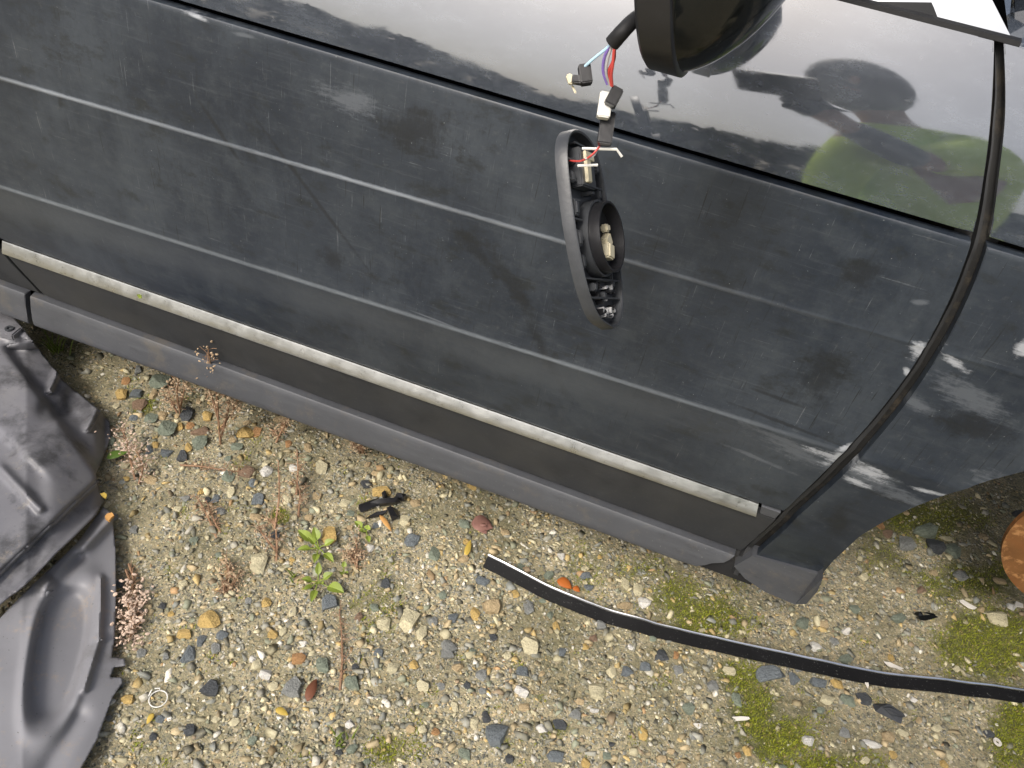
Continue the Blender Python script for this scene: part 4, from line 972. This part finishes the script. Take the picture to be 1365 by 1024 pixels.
def grass(px, py, n_, h, label):
    c = G(px, py); root = empty('grass_tuft', (c.x, c.y, gz(c.x, c.y)), label, 'grass tuft', 'grass tufts')
    for k in range(n_):
        a = random.uniform(0, 6.28); hh = h * random.uniform(.5, 1.1); b = c + Vector((random.gauss(0, .008), random.gauss(0, .006), gz(c.x, c.y)))
        t = b + Vector((math.cos(a) * hh * .5, math.sin(a) * hh * .5, hh)); mid = (b + t) / 2 + Vector((0, 0, hh * .15))
        bm = bmesh.new(); bm_tube(bm, smooth_path([b, mid, t], 4), lambda q: .0011 * (1 - q) + .0002, 4); bm_obj('blade', bm, M['grass_blade'], root)
grass(78, 468, 16, .05, 'small green grass tuft in the shade behind the liner'); grass(452, 992, 12, .022, 'faint thin grass tuft near the bottom edge of the gravel'); grass(395, 776, 5, .025, 'few thin grass blades left of the lower seedling')

# dry weeds
def dry_weed(base, stems, label, fluff=40, fm='seed_fluff', spread=.008, fr=(.0010, .0024)):
    c = G(*base); root = empty('dry_weed', (c.x, c.y, gz(c.x, c.y)), label, 'dry weed', 'dry weeds')
    for st in stems:
        pts = [G(px, py, z) for px, py, z in st]; path_ = smooth_path(pts, 6); bm = bmesh.new(); bm_tube(bm, path_, lambda q: .0013 * (1 - q) + .0007, 5)
        for k in range(2, len(path_) - 1):               # side twigs
            for _ in range(3):
                d = Vector((random.gauss(0, 1), random.gauss(0, 1), random.gauss(.3, .6))).normalized() * random.uniform(.006, .020)
                bm_tube(bm, [path_[k], path_[k] + d * .6 + Vector((0, 0, .001)), path_[k] + d], .00042, 4)
        bm_obj('stem', bm, M['dry_stem'], root)
        bm = bmesh.new()
        for k in range(int(fluff * 1.7)):
            p = random.choice(path_[len(path_) // 3:]) + Vector((random.gauss(0, spread), random.gauss(0, spread), random.gauss(0, spread)))
            p.z = max(p.z, gz(p.x, p.y) + .001)
            r_ = random.uniform(*fr) * 1.25; mt = Matrix.Translation(p) @ Matrix.Rotation(random.uniform(0, 3), 4, Vector((random.random(), random.random(), 1)).normalized()) @ Matrix.Diagonal((r_, r_ * random.uniform(.4, .8), r_ * .5, 1))
            bmesh.ops.create_icosphere(bm, subdivisions=1, radius=1, matrix=mt)
        bm_obj('seed_heads', bm, M[fm], root)['kind'] = 'stuff'
dry_weed((294, 592), [[(294, 592, 0), (291, 560, .06), (288, 520, .14), (281, 487, .21), (277, 462, .265)], [(294, 585, .01), (303, 552, .06), (306, 525, .12), (304, 510, .16)], [(292, 575, .02), (312, 545, .07), (318, 525, .12)], [(291, 560, .06), (280, 520, .12), (272, 490, .19)]], 'tall dry reddish weed rising in front of the sill', 60)
dry_weed((240, 552), [[(240, 552, 0), (236, 525, .06), (238, 505, .12), (232, 488, .17)], [(240, 545, 0), (248, 512, .10), (258, 500, .15)], [(236, 550, 0), (228, 535, .02), (224, 520, .04)]], 'bushy dry reddish weed between the liner and the tall weed', 60)
dry_weed((175, 860), [[(172, 752, 0), (178, 775, .01), (170, 800, .012), (176, 830, .01), (172, 858, .006)], [(168, 760, .004), (182, 800, .012), (168, 840, .01)]], 'heap of pale dry seed heads beside the lower liner flange', 110, 'pale_fluff', .010, (.0012, .0030))
dry_weed((180, 640), [[(180, 640, 0), (172, 605, .02), (168, 585, .03), (160, 570, .035)], [(185, 645, 0), (190, 620, .02), (178, 595, .03)]], 'pale dry seed stalks right of the upper liner', 60, 'pale_fluff', .010, (.001, .0024))
dry_weed((290, 722), [[(290, 722, 0), (280, 695, .01), (268, 672, .02), (262, 662, .02)], [(296, 715, 0), (284, 690, .012), (275, 668, .02)]], 'bare brown twigs on the gravel left of the big cream stone', 8)
dry_weed((368, 752), [[(368, 752, 0), (369, 725, .015), (366, 700, .03), (355, 690, .03)], [(369, 735, .01), (350, 712, .02), (345, 700, .02)], [(366, 705, .03), (372, 660, .06), (371, 615, .08)]], 'thin brown weed stalk above the big cream stone', 14)
dry_weed((395, 720), [[(395, 660, .01), (397, 630, .03), (396, 600, .05)], [(397, 690, 0), (400, 660, .02), (394, 640, .03)]], 'faint dry stalks left of the round cream stone by the sill', 16, 'seed_fluff', .006)
dry_weed((484, 600), [[(484, 604, 0), (482, 590, .06), (484, 574, .12)], [(482, 602, 0), (474, 595, .012), (470, 588, .02)]], 'small dry brown tuft under the middle of the sill', 30, 'seed_fluff', .007)
dry_weed((475, 760), [[(475, 762, 0), (476, 740, .012), (474, 715, .02)], [(476, 755, 0), (468, 742, .01), (462, 735, .015)]], 'small reddish weed right of the green seedlings', 36, 'seed_fluff', .007)
dry_weed((300, 800), [[(305, 800, 0), (298, 785, .008), (305, 765, .012), (300, 745, .012)], [(295, 795, 0), (310, 780, .01), (318, 765, .012)]], 'loose dry seed heads left of the big cream stone', 40, 'seed_fluff', .010)
dry_weed((255, 622), [[(240, 620, .004), (270, 622, .008), (300, 627, .006), (325, 629, .006)]], 'straight dry twig lying across the gravel', 6)
dry_weed((455, 918), [[(453, 920, .003), (456, 880, .006), (455, 840, .008), (452, 812, .006)]], 'long straight dry twig pointing down from the lower seedling', 3)
dry_weed((375, 580), [[(368, 590, 0), (380, 565, .05), (392, 548, .10)], [(372, 585, 0), (362, 572, .015)]], 'dry brown sprig leaning on the sill right of the tall weed', 26, 'seed_fluff', .007)

# ------------------------------------------------------------------ what stands behind the viewer and shows in the lacquer
sp_v, sp_f = [], []
for k in range(9000):
    x = random.uniform(-45, 45); base_h = 3.4 + 1.8 * noise.noise(Vector((x * .12, 0, 0))) + .9 * noise.noise(Vector((x * .5, 2, 0)))
    z = base_h * random.random() ** .7; y = -22 + random.gauss(0, 1.2) * (1 - .4 * z / base_h); s = random.uniform(.2, .5)
    d1 = Vector((random.gauss(0, 1), random.gauss(0, 1), random.gauss(0, 1))).normalized() * s; d2 = d1.orthogonal().normalized() * s * .7
    i = len(sp_v); c = Vector((x, y, z)); sp_v += [c - d1, c + d2, c + d1, c - d2]; sp_f.append((i, i + 1, i + 2, i + 3))
simple('hedge_leaf', (.035, .05, .022), .7, 0, .2, .4, .8, 0)
hedge = mesh('tree_line', sp_v, sp_f, M['hedge_leaf'], None, False); tag(hedge, 'far dark tree line beyond the yard, mirrored in the door', 'tree line', kind='stuff')

# the person taking the picture: crouching, high-visibility jacket, phone in both hands (seen mirrored in the door)
simple('jacket_green', (.72, .98, .10), .7, 0, .3, .12, 14, .2); simple('jacket_grey', (.10, .105, .11), .6, 0, .3, .2, 30, .2); simple('trousers', (.03, .033, .045), .8, 0, .2, .2, 30, .2)
simple('skin', (.50, .30, .22), .55, 0, .4, .1, 40, .1); simple('hair', (.025, .02, .018), .7, 0, .3, .3, 60, .3); simple('boot', (.02, .018, .016), .5, 0, .4, .3, 40, .2)
person = empty('person', (.42, -1.15, 0), 'crouching person in a green high visibility jacket holding a phone, mirrored in the door', 'person')
def skinned(name, joints, edges, mat, sub=2):
    me = bpy.data.meshes.new(name); me.from_pydata([j[:3] for j in joints], edges, []); o = link(name, me, mat, person)
    md = o.modifiers.new('skin', 'SKIN'); md.use_smooth_shade = True
    for v, j in zip(me.skin_vertices[0].data, joints): r_ = j[3]; v.radius = r_ if isinstance(r_, tuple) else (r_, r_)
    me.skin_vertices[0].data[0].use_root = True
    o.modifiers.new('smooth', 'SUBSURF').levels = sub; o.modifiers['smooth'].render_levels = sub
    return o
J = {'pelvis': (.50, -1.30, .47), 'belly': (.46, -1.24, .74), 'chest': (.42, -1.12, 1.02), 'neck': (.33, -1.10, 1.14), 'neck2': (.31, -1.10, 1.18), 'head': (.235, -1.06, 1.265), 'crown': (.205, -1.05, 1.345),
     'shR': (.53, -1.08, 1.13), 'elR': (.38, -.97, .99), 'wrR': (.21, -.88, 1.03), 'shL': (.27, -1.06, 1.06), 'elL': (.24, -1.04, .78), 'wrL': (.26, -.98, .53),
     'hipR': (.56, -1.30, .45), 'knR': (.66, -.98, .50), 'anR': (.60, -1.18, .10), 'toR': (.62, -1.05, .04), 'hipL': (.36, -1.30, .45), 'knL': (.22, -1.02, .46), 'anL': (.28, -1.20, .10), 'toL': (.26, -1.06, .04)}
keys = list(J)
rad = dict(pelvis=.13, belly=.13, chest=.165, neck=.065, neck2=.055, head=.088, crown=.075, shR=.065, elR=.045, wrR=.03, shL=.065, elL=.045, wrL=.03, hipR=.09, knR=.065, anR=.045, toR=.04, hipL=.09, knL=.065, anL=.045, toL=.04)
E_ = [('pelvis', 'belly'), ('belly', 'chest'), ('chest', 'neck'), ('neck', 'neck2'), ('neck2', 'head'), ('head', 'crown'), ('chest', 'shR'), ('shR', 'elR'), ('elR', 'wrR'), ('chest', 'shL'), ('shL', 'elL'), ('elL', 'wrL'),
      ('pelvis', 'hipR'), ('hipR', 'knR'), ('knR', 'anR'), ('anR', 'toR'), ('pelvis', 'hipL'), ('hipL', 'knL'), ('knL', 'anL'), ('anL', 'toL')]
jn = [(*J[k], rad[k]) for k in keys]; eg = [(keys.index(a), keys.index(b)) for a, b in E_]
def hand(wr, target, side):                               # palm and five fingers closing on the phone
    w = Vector(wr); t = Vector(target); d = (t - w).normalized(); up = Vector((0, 0, 1)); s = d.cross(up).normalized() * side
    i0 = len(jn); jn.append((*(w + d * .05), .030)); eg.append((keys.index('wrR' if side > 0 else 'wrL'), i0)); jn.append((*(w + d * .085), .026)); eg.append((i0, i0 + 1))
    for k in range(4):
        b = w + d * .095 + up * (.028 - .018 * k); a = len(jn)
        L = (.034, .040, .037, .028)[k]
        jn.extend([(*b, .0095), (*(b + d * L + s * .004), .009), (*(b + d * (L + .012) - s * .022), .008)]); eg.extend([(i0 + 1, a), (a, a + 1), (a + 1, a + 2)])
    a = len(jn); jn.extend([(*(w + d * .055 + up * .035), .011), (*(w + d * .085 + up * .055 - s * .01), .009)]); eg.extend([(i0, a), (a, a + 1)])
hand(J['wrR'], (.08, -.80, 1.06), 1); hand(J['wrL'], (.25, -.90, .44), -1)
body = skinned('body', jn, eg, M['skin'])
def cloth(name, ks, scale, mat, extra=.012):
    ks = list(ks); ed = [(ks.index(a), ks.index(b)) for a, b in E_ if a in ks and b in ks]
    return skinned(name, [(*J[k], rad[k] * scale + extra) for k in ks], ed, mat)
cloth('jacket', ['chest', 'pelvis', 'belly', 'neck', 'shR', 'elR', 'shL', 'elL', 'wrL'], 1.12, M['jacket_green'])
for k0 in (len(keys), len(keys) + 16):
    skinned('glove', [(*j_[:3], j_[3] + .004) for j_ in jn[k0:k0 + 16]], [(a - k0, b - k0) for a, b in eg if a >= k0 and b < k0 + 16], M['jacket_grey'])
skinned('sleeve', [(*J['elR'], .054), (*(Vector(J['elR']).lerp(Vector(J['wrR']), .55)), .048), (*J['wrR'], .04)], [(0, 1), (1, 2)], M['jacket_grey'])
cloth('trousers', ['pelvis', 'hipR', 'knR', 'anR', 'hipL', 'knL', 'anL'], 1.06, M['trousers'], .008)
skinned('boot', [(*J['anR'], .06), (*J['toR'], .045)], [(0, 1)], M['boot']); skinned('boot', [(*J['anL'], .06), (*J['toL'], .045)], [(0, 1)], M['boot'])
hd = Vector(J['head'])
def blob(name, c, r_, sc, mat, rot_=None):
    bm = bmesh.new(); bmesh.ops.create_icosphere(bm, subdivisions=3, radius=r_, matrix=Matrix.Translation(c) @ Matrix.Diagonal((*sc, 1))); return bm_obj(name, bm, mat, person, 180)
blob('hood', hd + Vector((.006, -.012, .020)), .112, (1.05, 1.0, 1.08), M['jacket_grey'])
blob('nose', hd + Vector((-.02, .088, .0)), .014, (.8, 1.3, 1.3), M['skin']); blob('mouth', hd + Vector((-.02, .082, -.04)), .016, (1.3, .5, .35), M['leaf_pink'])
for dx in (-.052, .014): blob('eye', hd + Vector((dx, .078, .03)), .011, (1.1, .7, .8), M['white_plastic'])
for dx in (-.098, .088): blob('ear', hd + Vector((dx, 0, .01)), .026, (.35, .7, 1.1), M['skin'])
for a, b, t0 in (('shR', 'elR', .45), ('elR', 'wrR', .35), ('shL', 'elL', .45), ('elL', 'wrL', .35), ('belly', 'chest', .1)):
    A, B = Vector(J[a]), Vector(J[b]); r0 = (rad[a] * (1 - t0) + rad[b] * t0) * 1.12 + .020; c = A + (B - A) * t0
    if a == 'belly' or b == 'wrL': bm = bmesh.new(); bm_ring(bm, c, (B - A), r0 * .80, r0, -.025, .025, 28); bm_obj('reflective_band', bm, M['jacket_grey'], person)
bm = bmesh.new(); bm_box(bm, CAM + cdir(0, 0, 1) * .022 + cdir(1, 0, 0) * .06, (cdir(1, 0, 0), cdir(0, 1, 0), cdir(0, 0, 1)), (.075, .037, .004), .003)
ph = bm_obj('phone', bm, M['gloss_black']); tag(ph, 'dark phone held up by the crouching person, mirrored in the door', 'phone')
